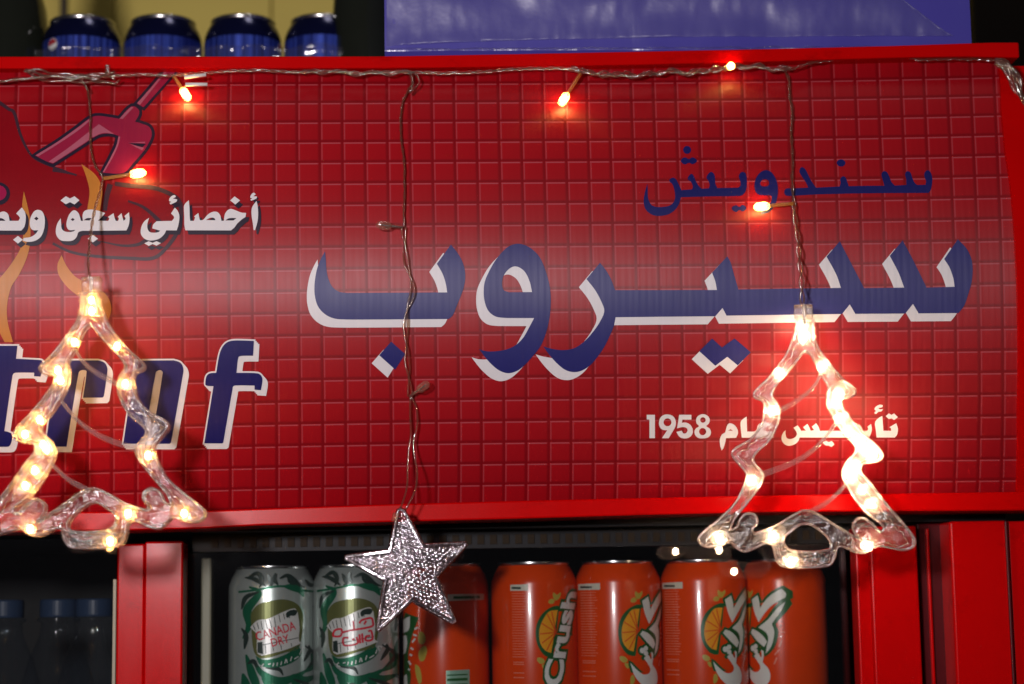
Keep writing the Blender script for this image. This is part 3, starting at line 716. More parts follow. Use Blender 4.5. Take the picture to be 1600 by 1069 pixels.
# english can
canE, bE = orange_can(838, 'orange soda can with the English logo running up its side')
slice_art(bE, -266, 838-8, T5); small_print(bE, -270, 838-26, T5)
def text_polys(body, size, offset=0.0, spacing=1.0):
    cu = bpy.data.curves.new('txt', 'FONT'); cu.body = body; cu.size = size; cu.offset = offset; cu.space_character = spacing; cu.resolution_u = 3
    o = bpy.data.objects.new('txt', cu); me = bpy.data.meshes.new_from_object(o); bpy.data.objects.remove(o); bpy.data.curves.remove(cu)
    bm = bmesh.new(); bm.from_mesh(me); bpy.data.meshes.remove(me); return bm
def crush_text(off, lift, name, mat):
    bm = text_polys('Crush', 1.0, off, .98)
    w = 2.55
    for v in bm.verts:
        u = v.co.x/w; hgt = v.co.y-.1
        # baseline runs up the can along the slice's flat side, letters shrink towards the h
        base = Vector((863+30*max(u, 0)**1.3, 1064-148*u)); sc = (39-12*u)
        slant = .10
        q = base+Vector((-hgt*sc*1.0+6, -hgt*sc*slant))
        v.co = Vector((q.x+(u*2), q.y, 0))
    for v in bm.verts:
        (X_, Y_), = unroll([(v.co.x, v.co.y)], 838); v.co = Vector((X_, Y_, 0))
    return put(name, wrap(bm, lift), mat, bE, local=True)
crush_text(.115, .00034, 'logo_backing', M['ink_green'])
crush_text(.035, .00055, 'logo_letters', M['ink_white'])
# the can behind the star, turned to its ingredients side
canB, bB = orange_can(697, 'orange soda can turned to its barcode side beside the star ornament', 0, .006)
V5 = dict(sx=.19557, ox=620, oy=860)
can_print('label_box', [[smooth2('405,330c 690,326c 690,372c 405,380c', **V5)]], M['ink_label'], bB, .00015, 697)
can_print('label_stripe', [[ribbon('450,355 655,352', 4, **V5)]], M['ink_green'], bB, .00026, 697)
can_print('barcode_box', [[smooth2('388,905c 568,900c 568,1120c 388,1120c', **V5)]], M['ink_mint'], bB, .00015, 697)
can_print('barcode_bars', [[ribbon('395,%d 552,%d' % (y, y-3), wd, **V5)] for y, wd in ((940, 2), (975, 4), (1012, 2), (1035, 5), (1065, 3), (1090, 4))], M['ink_green'], bB, .00026, 697)
can_print('logo_backing', [[ribbon('20,1120 60,960 40,800 70,640 130,480', 22, **V5)]], M['ink_green'], bB, .00012, 697)
can_print('logo_letters', [[smooth2('55,520c 115,490c 105,590 60,620c', **V5)], [smooth2('45,650 85,640 80,760 50,780', **V5)], [smooth2('40,950c 85,930c 90,1080 50,1090c', **V5)]], M['ink_white'], bB, .00026, 697)
can_print('flavour_text', [[ribbon(s, 2.6, **V5)] for s in ('150,590 175,575', '140,630 168,640', '130,690 155,660', '118,730 140,745', '108,780 130,790', '100,830 118,860', '98,890 112,900')], M['ink_white'], bB, .00032, 697)
can_print('leaves', [[smooth2('190,610 230,640 220,700 180,690', **V5)], [smooth2('180,760 235,720 225,820 190,830', **V5)], [smooth2('150,860 185,880 200,990 175,1000', **V5)]], M['ink_leaf'], bB, .00012, 697)

# silver and green ginger soda cans
grp = 'silver and green soda cans behind the fridge glass'
def ginger(px, label, rot):
    p = at(px, 940, CY-CR_); t, b = make_can('soda_can', label, 'can', M['silver'], M['lid'], (p.x, CY-.002, can_seat), grp); t.rotation_euler.z = rot
    return t, b
def swirls(b, cx, K):
    g = ['870,250 940,300 860,420 870,540 830,640', '1290,330 1240,270 1120,250', '900,800 960,900 1080,960 1200,940 1330,880', '850,760 890,900 920,1000 900,1110', '1100,1010 1200,940 1300,960 1420,930', '1180,920 1230,1000 1290,1050', '1360,760 1380,840 1300,900', '830,900 850,1000 840,1100', '1440,640 1420,760 1460,860', '960,930 1040,1040 1050,1110']
    can_print('swirl', [[ribbon(s, 2.5, wm=12, **K)] for s in g], M['ink_teal'], b, .00012, cx)
    d = ['840,180 900,190 990,250', '1000,160 1030,230 1010,250', '1090,190 1160,170 1250,240 1300,260', '1300,700 1400,780 1330,870', '1200,950 1330,1000 1440,1080', '820,420 850,330 940,290', '930,1000 1000,1080 990,1120', '870,170 930,150 960,210 940,260', '1150,180 1180,220 1250,230', '1060,150 1050,200 1080,240', '1300,200 1350,240 1400,230', '820,560 850,620 840,720', '1380,400 1420,480 1400,600', '1000,1030 1080,1000 1120,1060', '1240,1040 1300,1060 1340,1120', '860,830 900,810 930,860', '1380,930 1440,960 1420,1010', '1120,920 1080,870 950,850', '1290,820 1340,740 1330,690']
    can_print('swirl_line', [[ribbon(s, 1.5, wm=6.5, **K)] for s in d], M['ink_dark'], b, .00020, cx)
    can_print('neck_band', [[ribbon('800,288 900,278 1000,262 1090,250 1200,262 1290,282 1400,290', 3.2, **K)]], M['ink_teal'], b, .00026, cx)
    shield = smooth2('885,520c 885,450 935,385 1020,360 1130,350 1230,385 1280,460 1280,560c 1262,660 1240,720 1130,750 960,790 905,740', **K)
    can_print('shield', [[shield]], M['ink_olive'], b, .00034, cx)
    can_print('shield_foot', [[smooth2('915,770c 980,800 1120,770 1240,700c 1270,760 1180,830 1050,860 950,840', **K)]], M['ink_teal'], b, .00034, cx)
    mp = smooth2('880,555c 930,505 1000,495 1060,470c 1130,440 1210,420 1235,450c 1250,560 1245,660 1270,680c 1130,730 960,770c 930,750 925,690 930,610c', **K)
    can_print('map', [[mp]], M['ink_map'], b, .00046, cx)
    ln = ['900,540 915,580', '925,520 940,570', '955,510 965,575', '985,500 1000,570', '1015,495 1030,560', '1050,480 1062,560', '1085,465 1095,520', '1120,455 1130,500', '1160,440 1168,490', '985,690 990,755', '1040,700 1045,740', '1100,690 1105,728', '1180,680 1185,705', '960,690 1240,640']
    can_print('map_line', [[ribbon(s, 1.1, **K)] for s in ln], M['ink_dark'], b, .00056, cx)
    can_print('map_patch', [[smooth2('930,670c 965,665c 970,760c 930,745c', **K)]], M['ink_dark'], b, .00062, cx)
    can_print('map_patch', [[smooth2('1140,455 1180,430 1225,435 1215,470 1170,475 1150,490', **K)]], M['ink_dark'], b, .00062, cx)
    can_print('variety_text', [[ribbon(s, 1.5, **K)] for s in ('975,830 960,850 985,862', '1005,835 1025,830', '1040,850 1048,825', '1070,848 1075,822', '1100,842 1105,815', '1130,830 1140,800 1150,828', '1175,815 1185,780', '1205,800 1240,780', '1250,770 1262,735', '1280,750 1270,715 1300,720', '1315,705 1330,690')], M['ink_map'], b, .00062, cx)
canG, bG = ginger(553, 'silver and green soda can with red Arabic lettering beside the star ornament', 0)
swirls(bG, 553, R5)
st = ['1130,540 1150,515 1215,500 1230,530 1215,565 1060,592 1000,606', '1085,520 1092,590', '1165,548 1182,520', '1000,606 992,580 945,590 935,630 985,632 1000,606',
      '1195,600 1218,598 1225,660 1180,668 1178,640 1210,632', '1150,615 1156,685', '1130,620 1136,690', '1110,640 1112,690 1020,702 1010,650 1050,645', '1075,660 1095,655']
can_print('brand_letters', [[ribbon(s, 3.0, **R5)] for s in st], M['ink_red'], bG, .00075, 553)
canC, bC = ginger(420, 'silver and green soda can with red English lettering, leftmost in the fridge', math.radians(14))
swirls(bC, 553, R5)
def word_on_can(body, x, y, w, h, ang, mat, b, cx, lift):
    bm = text_polys(body, 1.0, .012); xs = [v.co.x for v in bm.verts]; wd = max(xs); ca, sa = math.cos(ang), math.sin(ang)
    for v in bm.verts:
        a, c = v.co.x/wd*w, -v.co.y/.7*h
        px, py = x+a*ca+c*sa, y+a*sa*-1+c*ca
        (X_, Y_), = unroll([(px, py)], cx); v.co = Vector((X_, Y_, 0))
    return put('brand_letters', wrap(bm, lift), mat, b, local=True)
word_on_can('CANADA', 340+925*.1955, 860+660*.1955, 60, 13, math.radians(16), M['ink_red'], bC, 553, .00075)
word_on_can('DRY', 340+1030*.1955, 860+705*.1955, 28, 12, math.radians(14), M['ink_red'], bC, 553, .00075)

# ------------------------------------------------------------------ bottles in the left compartment
M['cap'] = paint_mat('blue_bottle_cap', (.02, .036, .075), .4, 0, .1, 25, .2)
M['pet'] = clear_mat('clear_bottle_plastic', (.80, .85, .90), .015, .05, .5, .55, 120, .03)
bt = None
def bottle(px, label, dz=0.0):
    global bt
    Yb = .145; p = at(px, 951, Yb); zcap = Z(90, 937, Yb)+dz
    if bt is None:
        bt = thing('water_bottle', label, 'bottle', (p.x, Yb, zcap-.24), 'clear bottles behind the left glass door')
        put('bottle_body', lathe([(.030, 0), (.033, .006), (.033, .15), (.031, .165), (.022, .195), (.0145, .212), (.0132, .222), (.0165, .2235), (.0165, .2255), (.013, .227), (.013, .231)]), M['pet'], bt, local=True, smooth=True)
        put('cap', lathe([(.0142, .2265), (.0146, .228), (.0146, .239), (.0136, .2402), (.0003, .2403)], 40), M['cap'], bt, local=True)
        return bt
    c = copy_tree(bt); c.location = (p.x, Yb, zcap-.24); c['label'] = label; return c
bottle(8, 'clear blue capped bottle cut by the left edge of the picture')
bottle(92, 'clear blue capped bottle in the middle of the left glass door')
bottle(148, 'clear blue capped bottle next to the red door stile')

# ------------------------------------------------------------------ on top of the fridge
M['cola'] = can_mat('dark_blue_can_print', (.006, .008, .05), .6, .22)
M['cola2'] = can_mat('cola_blue_band', (.03, .06, .48), .55, .26)
def highlight_streak_mat():
    m, nt, nd, ln = new_mat('cola_blue_painted_highlights')
    f = ramp(nt, noise_fac(nt, 1, 3, (420, 420, 3), .7), .38, .72)
    c = mixc(nt, f, (.012, .02, .18), (.09, .16, .80))  # bright vertical lamp highlights painted into the blue
    finish(nt, pbsdf(nt, c, .3, .55, .4, .3)); return m
M['cola2'] = highlight_streak_mat()
M['redspot'] = can_mat('emblem_red', (.35, .01, .02), 0, .4)
PY, PH = .236, .115; zdeck = ztop-.0034
grp = 'blue cola cans on the fridge'
pc = None
zrim = Z(372, 24, PY-.027)
labs = ['blue cola can with a small round emblem, leftmost of the pack on the fridge', 'blue cola can second from the left in the pack on the fridge',
        'blue cola can third from the left in the pack on the fridge', 'blue cola can at the right end of the pack, beside the dark bottle']
for i, px in enumerate((118, 247, 374, 501)):
    p = at(px, 50, PY-.033)
    if pc is None:
        pc, b = make_can('cola_can', labs[0], 'can', M['cola'], M['lid'], (p.x, PY, zrim-PH), grp, .0330, PH)
        z0 = PH-.045
        bm = bmesh.new(); bm = lathe([(.03325, .012), (.03325, PH-.0185)], 64); put('label_band', bm, M['cola2'], b, local=True, smooth=True)
        for nm, sc, mt, a0, a1, lf in (('emblem', .0052, M['ink_white'], 0, 360, .0004), ('emblem_top', .0046, M['redspot'], 15, 195, .0006)):
            pl = ell(-.0215, 0, sc, sc, 24, a0, a1); bm = fill([pl])
            for v in bm.verts: v.co.y += PH-.0245
            put(nm, wrap(bm, lf, .0330), mt, b, local=True)
    else:
        c = copy_tree(pc); c.location = (p.x, PY, zrim-PH); c.rotation_euler.z = (0, -1.3, 2.0, 3.0)[i]; c['label'] = labs[i]
# crumpled film round the pack
bm = bmesh.new(); cols = 160; rows_ = 26; x0 = X(52, 50, .2); x1 = X(560, 50, .2); G = []
for j in range(rows_+1):
    r = []
    for i in range(cols+1):
        x = x0+(x1-x0)*i/cols; z = zrim-PH+.085*j/rows_
        y = .1985+.005*noise.noise(Vector((x*55, z*70, 3)))+.004*math.cos((x-X(118, 50, .2))/.0663*2*math.pi)*-1
        r.append(bm.verts.new((x, y, z+.004*noise.noise(Vector((x*40, 9, 1)))*(j/rows_))))
    G.append(r)
for j in range(rows_):
    for i in range(cols): bm.faces.new((G[j][i], G[j][i+1], G[j+1][i+1], G[j+1][i]))
film = put('plastic_wrap', bm, M['film'], None, smooth=True)
md = film.modifiers.new('thickness', 'SOLIDIFY'); md.thickness = .0004
tag(film, 'crumpled clear plastic wrap round the blue cola cans', 'plastic wrap')

# blue carton in shiny film
def carton_mat():
    m, nt, nd, ln = new_mat('blue_carton')
    f = noise_fac(nt, 14, 4); c = mixc(nt, f, (.050, .042, .30), (.066, .055, .35))
    h = noise_fac(nt, 1.0, 2, (26, 26, 7), .5); h2 = noise_fac(nt, 1.0, 3, (220, 40, 30), .6); h3 = noise_fac(nt, 7, 2)
    hh = math_n(nt, 'ADD', math_n(nt, 'MULTIPLY', h, 1.0), math_n(nt, 'MULTIPLY', h2, .05)); hh = math_n(nt, 'ADD', hh, math_n(nt, 'MULTIPLY', h3, 2.0))
    b = pbsdf(nt, c, .5, 0, .3, 1.0, coat_rough=.24); ln.new(bump(nt, hh, .8, .012), b.inputs['Coat Normal'])
    finish(nt, b); return m
M['carton'] = carton_mat()
bxl = at(601, 60, -.014); bxr = at(1517, 40, -.014)
cart = thing('carton', 'shiny blue carton in clear film on top of the fridge', 'carton', (0, .12, ztop))
bm = bmesh.new(); zl = ztop-.0030
prof = [(-.0050, zl), (-.0135, zl+.0088), (-.0137, zl+.0098), (-.0132, zl+.16), (.25, zl+.16), (.25, zl)]
nxx = 120; A = []
for i in range(nxx+1):
    x = bxl.x+(bxr.x-bxl.x)*i/nxx; wob = .0011*noise.noise(Vector((x*22, 0, 5)))
    A.append([bm.verts.new((x, y+(wob if 1 <= k <= 3 else 0), z+(wob*.8 if k in (1, 2) else 0))) for k, (y, z) in enumerate(prof)])
for i in range(nxx):
    for k in range(6): bm.faces.new((A[i][k], A[i+1][k], A[i+1][(k+1) % 6], A[i][(k+1) % 6]))
bm.faces.new(A[0]); bm.faces.new(A[-1][::-1]); bmesh.ops.recalc_face_normals(bm, faces=bm.faces)
put('carton_body', bm, M['carton'], cart)
# loose film over the carton's face, ending in a slanted edge
M['cartonfilm'] = clear_mat('carton_film', (.96, .96, .98), .05, .42, .2, .15, 90, .04, (.75, .72, .9))
fo = fill([[(603, -70), (1335, -70), (1385, -20), (1478, 50), (1490, 56), (1100, 57), (800, 63), (604, 71)]]); slice_x(fo, 5.0); slice_y(fo, 5.0)
for v in fo.verts:
    x, y = v.co.x, v.co.y; P = at(x, y, -.0165)
    n1 = noise.noise(Vector((x*.012, y*.02, 2.0))); n2 = noise.noise(Vector((x*.05, y*.018, 7.0))); n3 = noise.noise(Vector((x*.16, y*.04, 11.0)))
    e = max(0, min(1, (y-40)/45))
    v.co = P+Vector((0, -.0035*n1-.0007*n2*(1+2.0*e)-.0003*n3*(1+5*e), 0))
orient(fo, lambda c: Vector((0, -1, 0)))
fb = put('film', fo, M['cartonfilm'], cart, smooth=True)
md = fb.modifiers.new('thickness', 'SOLIDIFY'); md.thickness = .0003
# crinkled seam of film along the lower front edge
bm = bmesh.new()
pts = []
for i in range(160):
    t = i/159; x = bxl.x+.001+(bxr.x-bxl.x-.03)*t
    pts.append(Vector((x, -.0145+.0008*noise.noise(Vector((x*90, 1, 1))), zl+.0100+.0012*noise.noise(Vector((x*60, 4, 2))))))
tube(bm, pts, .0009, 6, rfun=lambda t: .55+.6*abs(noise.noise(Vector((t*60, 2, 8)))))
put('film_seam', bm, M['film'], cart, smooth=True)

# dark bottles behind
M['darkglass'] = can_mat('dark_bottle', (.012, .014, .010), .0, .12)
def dark_bottle(px, Y, tilt, label, R=.034, ztip=.33):
    p = at(px, 50, Y); t = thing('dark_bottle', label, 'bottle', (p.x, Y, zdeck), 'dark bottles behind the cola cans')
    put('bottle_body', lathe([(R*.9, 0), (R, .006), (R, .105), (R*.93, .125), (R*.55, .17), (R*.42, .2), (R*.40, .235)]), M['darkglass'], t, local=True, smooth=True)
    put('cap', lathe([(R*.44, .225), (R*.46, .227), (R*.46, .243), (.0003, .245)], 32), M['black'], t, local=True)
    t.rotation_euler.y = tilt
    return t
dark_bottle(14, .25, .0, 'dark bottle at the left end of the cola pack')
dark_bottle(578, .22, -.04, 'dark bottle standing between the cola pack and the blue carton', .028)

# wall behind: olive boards
M['wall'] = paint_mat('olive_wall_board', (.74, .59, .15), .55, 0, .10, 6, .1)
M['post'] = paint_mat('dark_post', (.035, .022, .012), .5, 0, .2)
wall = thing('back_wall', 'olive boarded wall behind the fridge', 'wall', (0, .8, -.6)); wall['kind'] = 'structure'
YW = .74; xs_ = [-80, 96, 178, 424, 700, 960, 1230, 1524, 1760]
for a, b in zip(xs_, xs_[1:]):
    put('board', mkbox((X(a, 10, YW)+.0008, YW, -.8), (X(b, 10, YW)-.0008, YW+.02, .9), .0015), M['wall'], wall)
put('backing', mkbox((-.8, YW+.021, -.8), (.9, YW+.03, .9)), M['post'], wall)
put('wall_post', mkbox((X(97, 10, YW), YW-.012, -.8), (X(107, 10, YW), YW-.0005, .9)), M['post'], wall)
# dark pillar at the right, put in for the shade on the wall
shade_o = put('shade_slab', mkbox((X(1521, 30, .42), .42, -.8), (X(1760, 30, .42), .5, .9), .003), M['post'])
tag(shade_o, 'dark brown pillar put in for the shade behind the right end of the fridge', 'slab')
pil2 = put('leaning_plank', mkbox((-.012, 0, 0), (.012, .016, .42), .001), M['post'])
pil2.location = (X(52, 80, .45), .45, ztop-.02); pil2.rotation_euler = (0, -.30, 0)
tag(pil2, 'dark plank leaning against the olive wall at the left', 'plank')

# ------------------------------------------------------------------ light string along the top of the sign
string = thing('light_string', 'clear wired string of warm lights taped along the top of the red sign', 'string lights', (0, -.05, .14))
def strand(bm, pts2, r, amp=0.0, freq=0.0, ph=0.0, off=.004, seed=0, step=.0025, Yd=None):
    P = [before_sign(x, y, off) if Yd is None else at(x, y, Yd) for x, y in pts2]
    c = catmull(P, step=step); L = 0; out = []
    for i, p in enumerate(c):
        if i: L += (p-c[i-1]).length
        d = (c[min(i+1, len(c)-1)]-c[max(0, i-1)]).normalized(); u = d.cross(Vector((0, -1, 0))).normalized()
        j = .0006*noise.noise(Vector((L*120, seed*7.3, 0)))
        out.append(p+u*(amp*math.cos(L*freq+ph)+j)+Vector((0, -1, 0))*(amp*math.sin(L*freq+ph)))
    tube(bm, out, r, 7); return out
top = [(-60, 127), (0, 127), (15, 126), (50, 122), (100, 119), (130, 122), (165, 120), (190, 118), (230, 117), (270, 118), (330, 113), (400, 110), (430, 111.5), (470, 113), (500, 111), (560, 114), (600, 113), (645, 113), (700, 114.5), (760, 112), (800, 108.5), (880, 107), (907, 113), (960, 117), (1010, 117), (1040, 112), (1080, 114), (1110, 110), (1140, 105), (1180, 104), (1210, 108), (1235, 108), (1270, 98), (1330, 91), (1400, 88), (1440, 93), (1500, 92), (1556, 94)]
bm = bmesh.new()
strand(bm, top, .0006, .0009, 420, 0, .013, step=.003); strand(bm, top, .0006, .0009, 420, math.pi, .013)
seg1 = [p for p in top if 890 <= p[0] <= 1240]; strand(bm, seg1, .0009, .0020, 300, 1.0, .014, 3); strand(bm, [(x, y-1) for x, y in seg1], .0008, .0022, 380, 2.5, .015, 4)
seg2 = [p for p in top if 470 <= p[0] <= 650]; strand(bm, [(x, y+1) for x, y in seg2], .0009, .0016, 260, 2.0, .0135, 5)
strand(bm, [(907, 113), (897, 106), (892, 105)], .0013, 0, 0, 0, .014)
put('main_cord', bm, M['wire'], string, smooth=True)
bm = bmesh.new()
for k, pl in enumerate(([(38, 109), (60, 110), (90, 115), (125, 117), (150, 116), (180, 112)], [(38, 110), (55, 120), (85, 128), (110, 124), (140, 122), (176, 131)], [(40, 110), (75, 118), (105, 121), (135, 119), (165, 118), (178, 126)], [(50, 113), (90, 121), (120, 128), (138, 130), (155, 122)], [(100, 117), (120, 122), (130, 131), (138, 142)], [(105, 120), (125, 116), (145, 124), (172, 112)], [(0, 127), (15, 126), (48, 122), (80, 119), (110, 121)], [(112, 124), (128, 119), (150, 127), (180, 131), (186, 124)])):
    strand(bm, pl, .0009, .0006, 300, k, .013+.0012*(k % 3), k)
put('cord_tangle', bm, M['wire'], string, smooth=True)
bm = bmesh.new(); tube(bm, [before_sign(168, 104, .015), before_sign(168, 118, .015)], .0022, 10); put('tape_tab', bm, M['wire'], string)
for (a, b) in (((288, 121), (322, 117)), ((290, 132), (324, 132))):
    bm = bmesh.new(); tube(bm, [before_sign(*a, .020), before_sign(*b, .020)], .0013, 12); put('wire_sleeve', bm, M['sleeve'], string, smooth=True)
bm = bmesh.new()
w1 = [(128, 124), (137, 145), (141, 180), (141, 220), (144, 245), (150, 262), (161, 277)]
strand(bm, w1, .00055, .0005, 400, 0, .004); strand(bm, w1, .00055, .0005, 400, 3.1, .004)
P1 = [before_sign(161, 277, .004), before_sign(158, 297, .006), before_sign(147, 332, .010), before_sign(142, 372, .014)]
put('drop_wire', bm, M['wire'], string, smooth=True)
bm = bmesh.new()
w2 = [(645, 112), (645, 125), (635, 147), (628, 165), (626, 190), (627, 220), (631, 250), (632, 290), (631, 330), (631, 355)]
strand(bm, w2, .0006, .0004, 350, 0, .004); strand(bm, w2, .0006, .0004, 350, 3.1, .004)
w2b = [(631, 355), (633, 400), (640, 430), (645, 455), (638, 478), (634, 500), (635, 540), (637, 570), (640, 605), (641, 620)]
strand(bm, w2b, .0007, .0015, 130, 0, .0045); strand(bm, w2b, .0007, .0015, 130, 3.14, .0045)
YS = -.030                                               # the star hangs here
w2c = [(641, 620), (641, 650), (642, 680), (639, 700), (637, 730), (636, 760), (630, 783), (624, 797)]; w2d = [(643, 620), (651, 640), (652, 665), (646, 690), (648, 715), (652, 740), (648, 768), (634, 796)]
def hang(bm, pts2, r, o0, Y1):
    n = len(pts2); P = []
    for i, (x, y) in enumerate(pts2):
        t = i/(n-1); a = before_sign(x, y, o0); b = at(x, y, Y1); P.append(a.lerp(b, t*t*(3-2*t)))
    tube(bm, catmull(P, step=.002), r, 7)
hang(bm, w2c, .00075, .0045, YS); hang(bm, w2d, .00075, .0045, YS)
bm2 = bmesh.new()
strand(bm, [(645, 114), (652, 118), (655, 128), (648, 138), (642, 143)], .0007, 0, 0, 0, .012)
strand(bm, [(640, 112), (644, 124), (643, 138), (640, 145)], .0012, 0, 0, 0, .012)
put('drop_wire', bm, M['wire'], string, smooth=True); bm2.free()
YR, YL = -.066, -.098                                    # trees hang a little in front of the sheet
bm = bmesh.new()
w3 = [(1225, 108), (1232, 124), (1234, 150), (1238, 180), (1236, 205), (1238, 240), (1238, 290), (1240, 317)]
strand(bm, w3, .0007, .0007, 330, 0, .0045); strand(bm, w3, .0007, .0007, 330, 3.1, .0045)
w3b = [(1240, 317), (1243, 345), (1247, 375), (1249, 405), (1252, 430), (1253, 455), (1254, 478)]
def twist(bm, pts2, r, o0, Y1, amp, fr, ph):
    n = len(pts2); P = []
    for i, (x, y) in enumerate(pts2):
        t = i/(n-1); P.append(before_sign(x, y, o0).lerp(at(x, y, Y1), t*t*(3-2*t)))
    c = catmull(P, step=.002); L = 0; out = []
    for i, p in enumerate(c):
        if i: L += (p-c[i-1]).length
        out.append(p+Vector((amp*math.cos(L*fr+ph), -amp*math.sin(L*fr+ph), 0)))
    tube(bm, out, r, 7)
twist(bm, w3b, .0008, .0045, YR, .0014, 260, 0); twist(bm, w3b, .0008, .0045, YR, .0014, 260, 3.14)
put('drop_wire', bm, M['wire'], string, smooth=True)
bm = bmesh.new(); w1b = [(161, 277), (157, 297), (147, 332), (141, 372), (138, 410), (140, 434)]
twist(bm, w1b, .0006, .004, YL, .0006, 330, 0); twist(bm, w1b, .0006, .004, YL, .0006, 330, 3.14)
put('drop_wire', bm, M['wire'], string, smooth=True)
# corner bundle
bm = bmesh.new()
for k in range(7):
    pl = [(1556+random.uniform(-3, 5), 96+random.uniform(-4, 4)), (1572+random.uniform(-6, 6), 104+random.uniform(-7, 7)), (1585+random.uniform(-6, 8), 126+random.uniform(-8, 8)), (1597+random.uniform(-6, 8), 150+random.uniform(-8, 8)), (1625, 178+random.uniform(-9, 9))]
    strand(bm, pl, .0014, .001, 200, k, 0, k, Yd=-.045-.003*(k % 3))
put('cord_bundle', bm, M['wire'], string, smooth=True)

def bulb(a, b, lit, lift0=.005, lift1=.010, tipY=None):
    A = before_sign(*a, lift0); B = before_sign(*b, lift1)
    if tipY is not None: B = A+Vector((0, tipY, 0))+(B-A)*.5
    d = (B-A).normalized(); L = (B-A).length; hl = min(.0115, L*.55)
    bm = bmesh.new(); tube(bm, [A, A.lerp(B, .5), B-d*hl*.9], .0013, 10)
    mb = M['bulb'] if lit else M['capclear']
    h = put('bulb', bm, mb, string, smooth=True)
    bm = bmesh.new(); n = 12; pts = [B-d*hl*(1-i/n) for i in range(n+1)]
    prof = lambda t: max(.05, (min(1, .72+t*2.2))*math.sqrt(max(0, 1-max(0, (t-.62)/.38)**2)))
    tube(bm, pts, .0031, 14, rfun=prof); put('bulb_cap', bm, mb, h, smooth=True)
    if lit:
        bm = bmesh.new(); bmesh.ops.create_icosphere(bm, subdivisions=2, radius=.0016, matrix=Matrix.Translation(B-d*hl*.42) @ Matrix.Diagonal((1, 1, 1, 1)))
        bmesh.ops.create_icosphere(bm, subdivisions=1, radius=.0013, matrix=Matrix.Translation(B-d*hl*.70))
        put('led', bm, M['led'], h, smooth=True)
    else:
        bm = bmesh.new(); tube(bm, [A, B-d*hl*.4], .0005, 6); put('led', bm, M['steelrod'], h)
bulb((271, 118), (296, 157), True, .012, .009); bulb((907, 115), (875, 165), True, .012, .009); bulb((1146, 106), (1140, 102), True, .013, .019)
bulb((1240, 318), (1177, 324), True); bulb((162, 279), (229, 269), True, .005, .008)
bulb((629, 355), (587, 351), False, .005, .012); bulb((641, 619), (670, 598), False, .005, .014)

# ------------------------------------------------------------------ tree ornaments
M4 = dict(s=.225, ox=1080, oy=460)
def mt(t): return [(1080+x*.225, 460+y*.225) for x, y, c in parse(t)]
def nt_(t): return [(1080+x*.225, 660+y*.225) for x, y, c in parse(t)]
apex = at(1257, 505, YR)
def tl(p): return at(p[0], p[1], YR)-apex
def flat_tube(bm, pts, a, b, seg=14, closed=True, seed=0):
    """flattened tube in the ornament's plane with slightly uneven moulded walls"""
    n = len(pts); rings = []; run = 0
    for i, p in enumerate(pts):
        A = pts[i-1] if closed or i else p; B = pts[(i+1) % n] if closed or i < n-1 else p
        d = (B-A).normalized(); nrm = Vector((d.z, 0, -d.x))
        nrm = nrm.normalized() if nrm.length > 1e-6 else Vector((1, 0, 0))
        run += (p-A).length
        k = 1+.08*noise.noise(Vector((p.x*260, p.z*260, seed)))
        rib = 1+.13*max(0, math.sin(run*2*math.pi/.0030))*max(0, .4+1.4*noise.noise(Vector((p.x*45, p.z*45, seed+9))))
        ring = []
        for j in range(seg):
            c, q = math.cos(2*math.pi*j/seg), math.sin(2*math.pi*j/seg)
            c2 = math.copysign(abs(c)**.62, c); q2 = math.copysign(abs(q)**.62, q)
            ring.append(bm.verts.new(p+nrm*(a*k*c2)+Vector((0, b*q2*rib*(.78 if abs(c2) < .5 else 1), 0))))
        rings.append(ring)
    for i in range(n if closed else n-1):
        Q, W = rings[i], rings[(i+1) % n]
        for j in range(seg): bm.faces.new((Q[j], Q[(j+1) % seg], W[(j+1) % seg], W[j]))
    if not closed: bm.faces.new(rings[0][::-1]); bm.faces.new(rings[-1])
outline = (mt('785,235 735,340 700,410 620,530 540,620 485,690 530,735 560,790 572,850 555,920 515,990') + nt_('470,105 400,165 330,215 375,265 440,310 455,370 430,450 395,520 340,600 250,690 170,770 105,815 160,838 240,815 300,845 370,868 450,845 530,815 600,830 625,890 650,960 720,985 800,988 880,985 950,970 985,900 1010,840 1060,850 1120,880 1190,888 1250,860 1330,840 1420,860 1500,845 1470,790 1400,710 1290,580 1190,440 1110,350 1095,315 1140,280 1220,262 1290,235 1230,170 1160,90')
           + mt('1110,960 1050,860 1000,780 1010,730 1060,700 1095,665 1030,600 970,530 900,440 845,350 810,265'))
tree = thing('tree_ornament', 'lit clear plastic Christmas tree outline hanging in front of the white founding year', 'ornament', apex, 'tree shaped light ornaments')
cl = catmull([tl(p) for p in outline], True, .0008)
Z2 = dict(sx=1/2.4306, ox=1080, oy=460)
outer = smooth2('405,100c 462,100c 472,185 520,260 575,325 619,367 610,388 566,406 600,470 650,530 720,606 712,630 641,656 680,720 740,800 800,870 844,932 838,960 800,972 745,962 700,958 660,982 620,978 580,960 556,962 546,1000 520,1031 350,1031 326,1000 312,952 290,942 240,965 205,975 170,955 153,936 110,950 60,955 31,932 42,908 110,850 170,790 205,720 214,680 185,640 159,607 166,584 230,545 270,490 281,430 275,402 244,386 243,368 300,310 360,230 390,160', **Z2, sub=7)
inner = smooth2('430,218 455,230 490,300 520,352 515,400 530,450 580,530 625,588 590,640 575,680 600,740 660,825 728,882 720,902 678,865 642,850 616,873 622,908 648,936c 560,885 470,828 430,820 390,838 320,880 244,908c 236,890 254,866 246,838 216,829 190,850 178,880 150,893c 168,850 215,790 268,715 275,680 238,628 248,600 300,550 335,470 330,420 308,372 370,290 412,238', **Z2, sub=7)
pothole = smooth2('380,900 430,870 480,888 530,938 524,970 400,976 365,960 355,925', **Z2, sub=7)
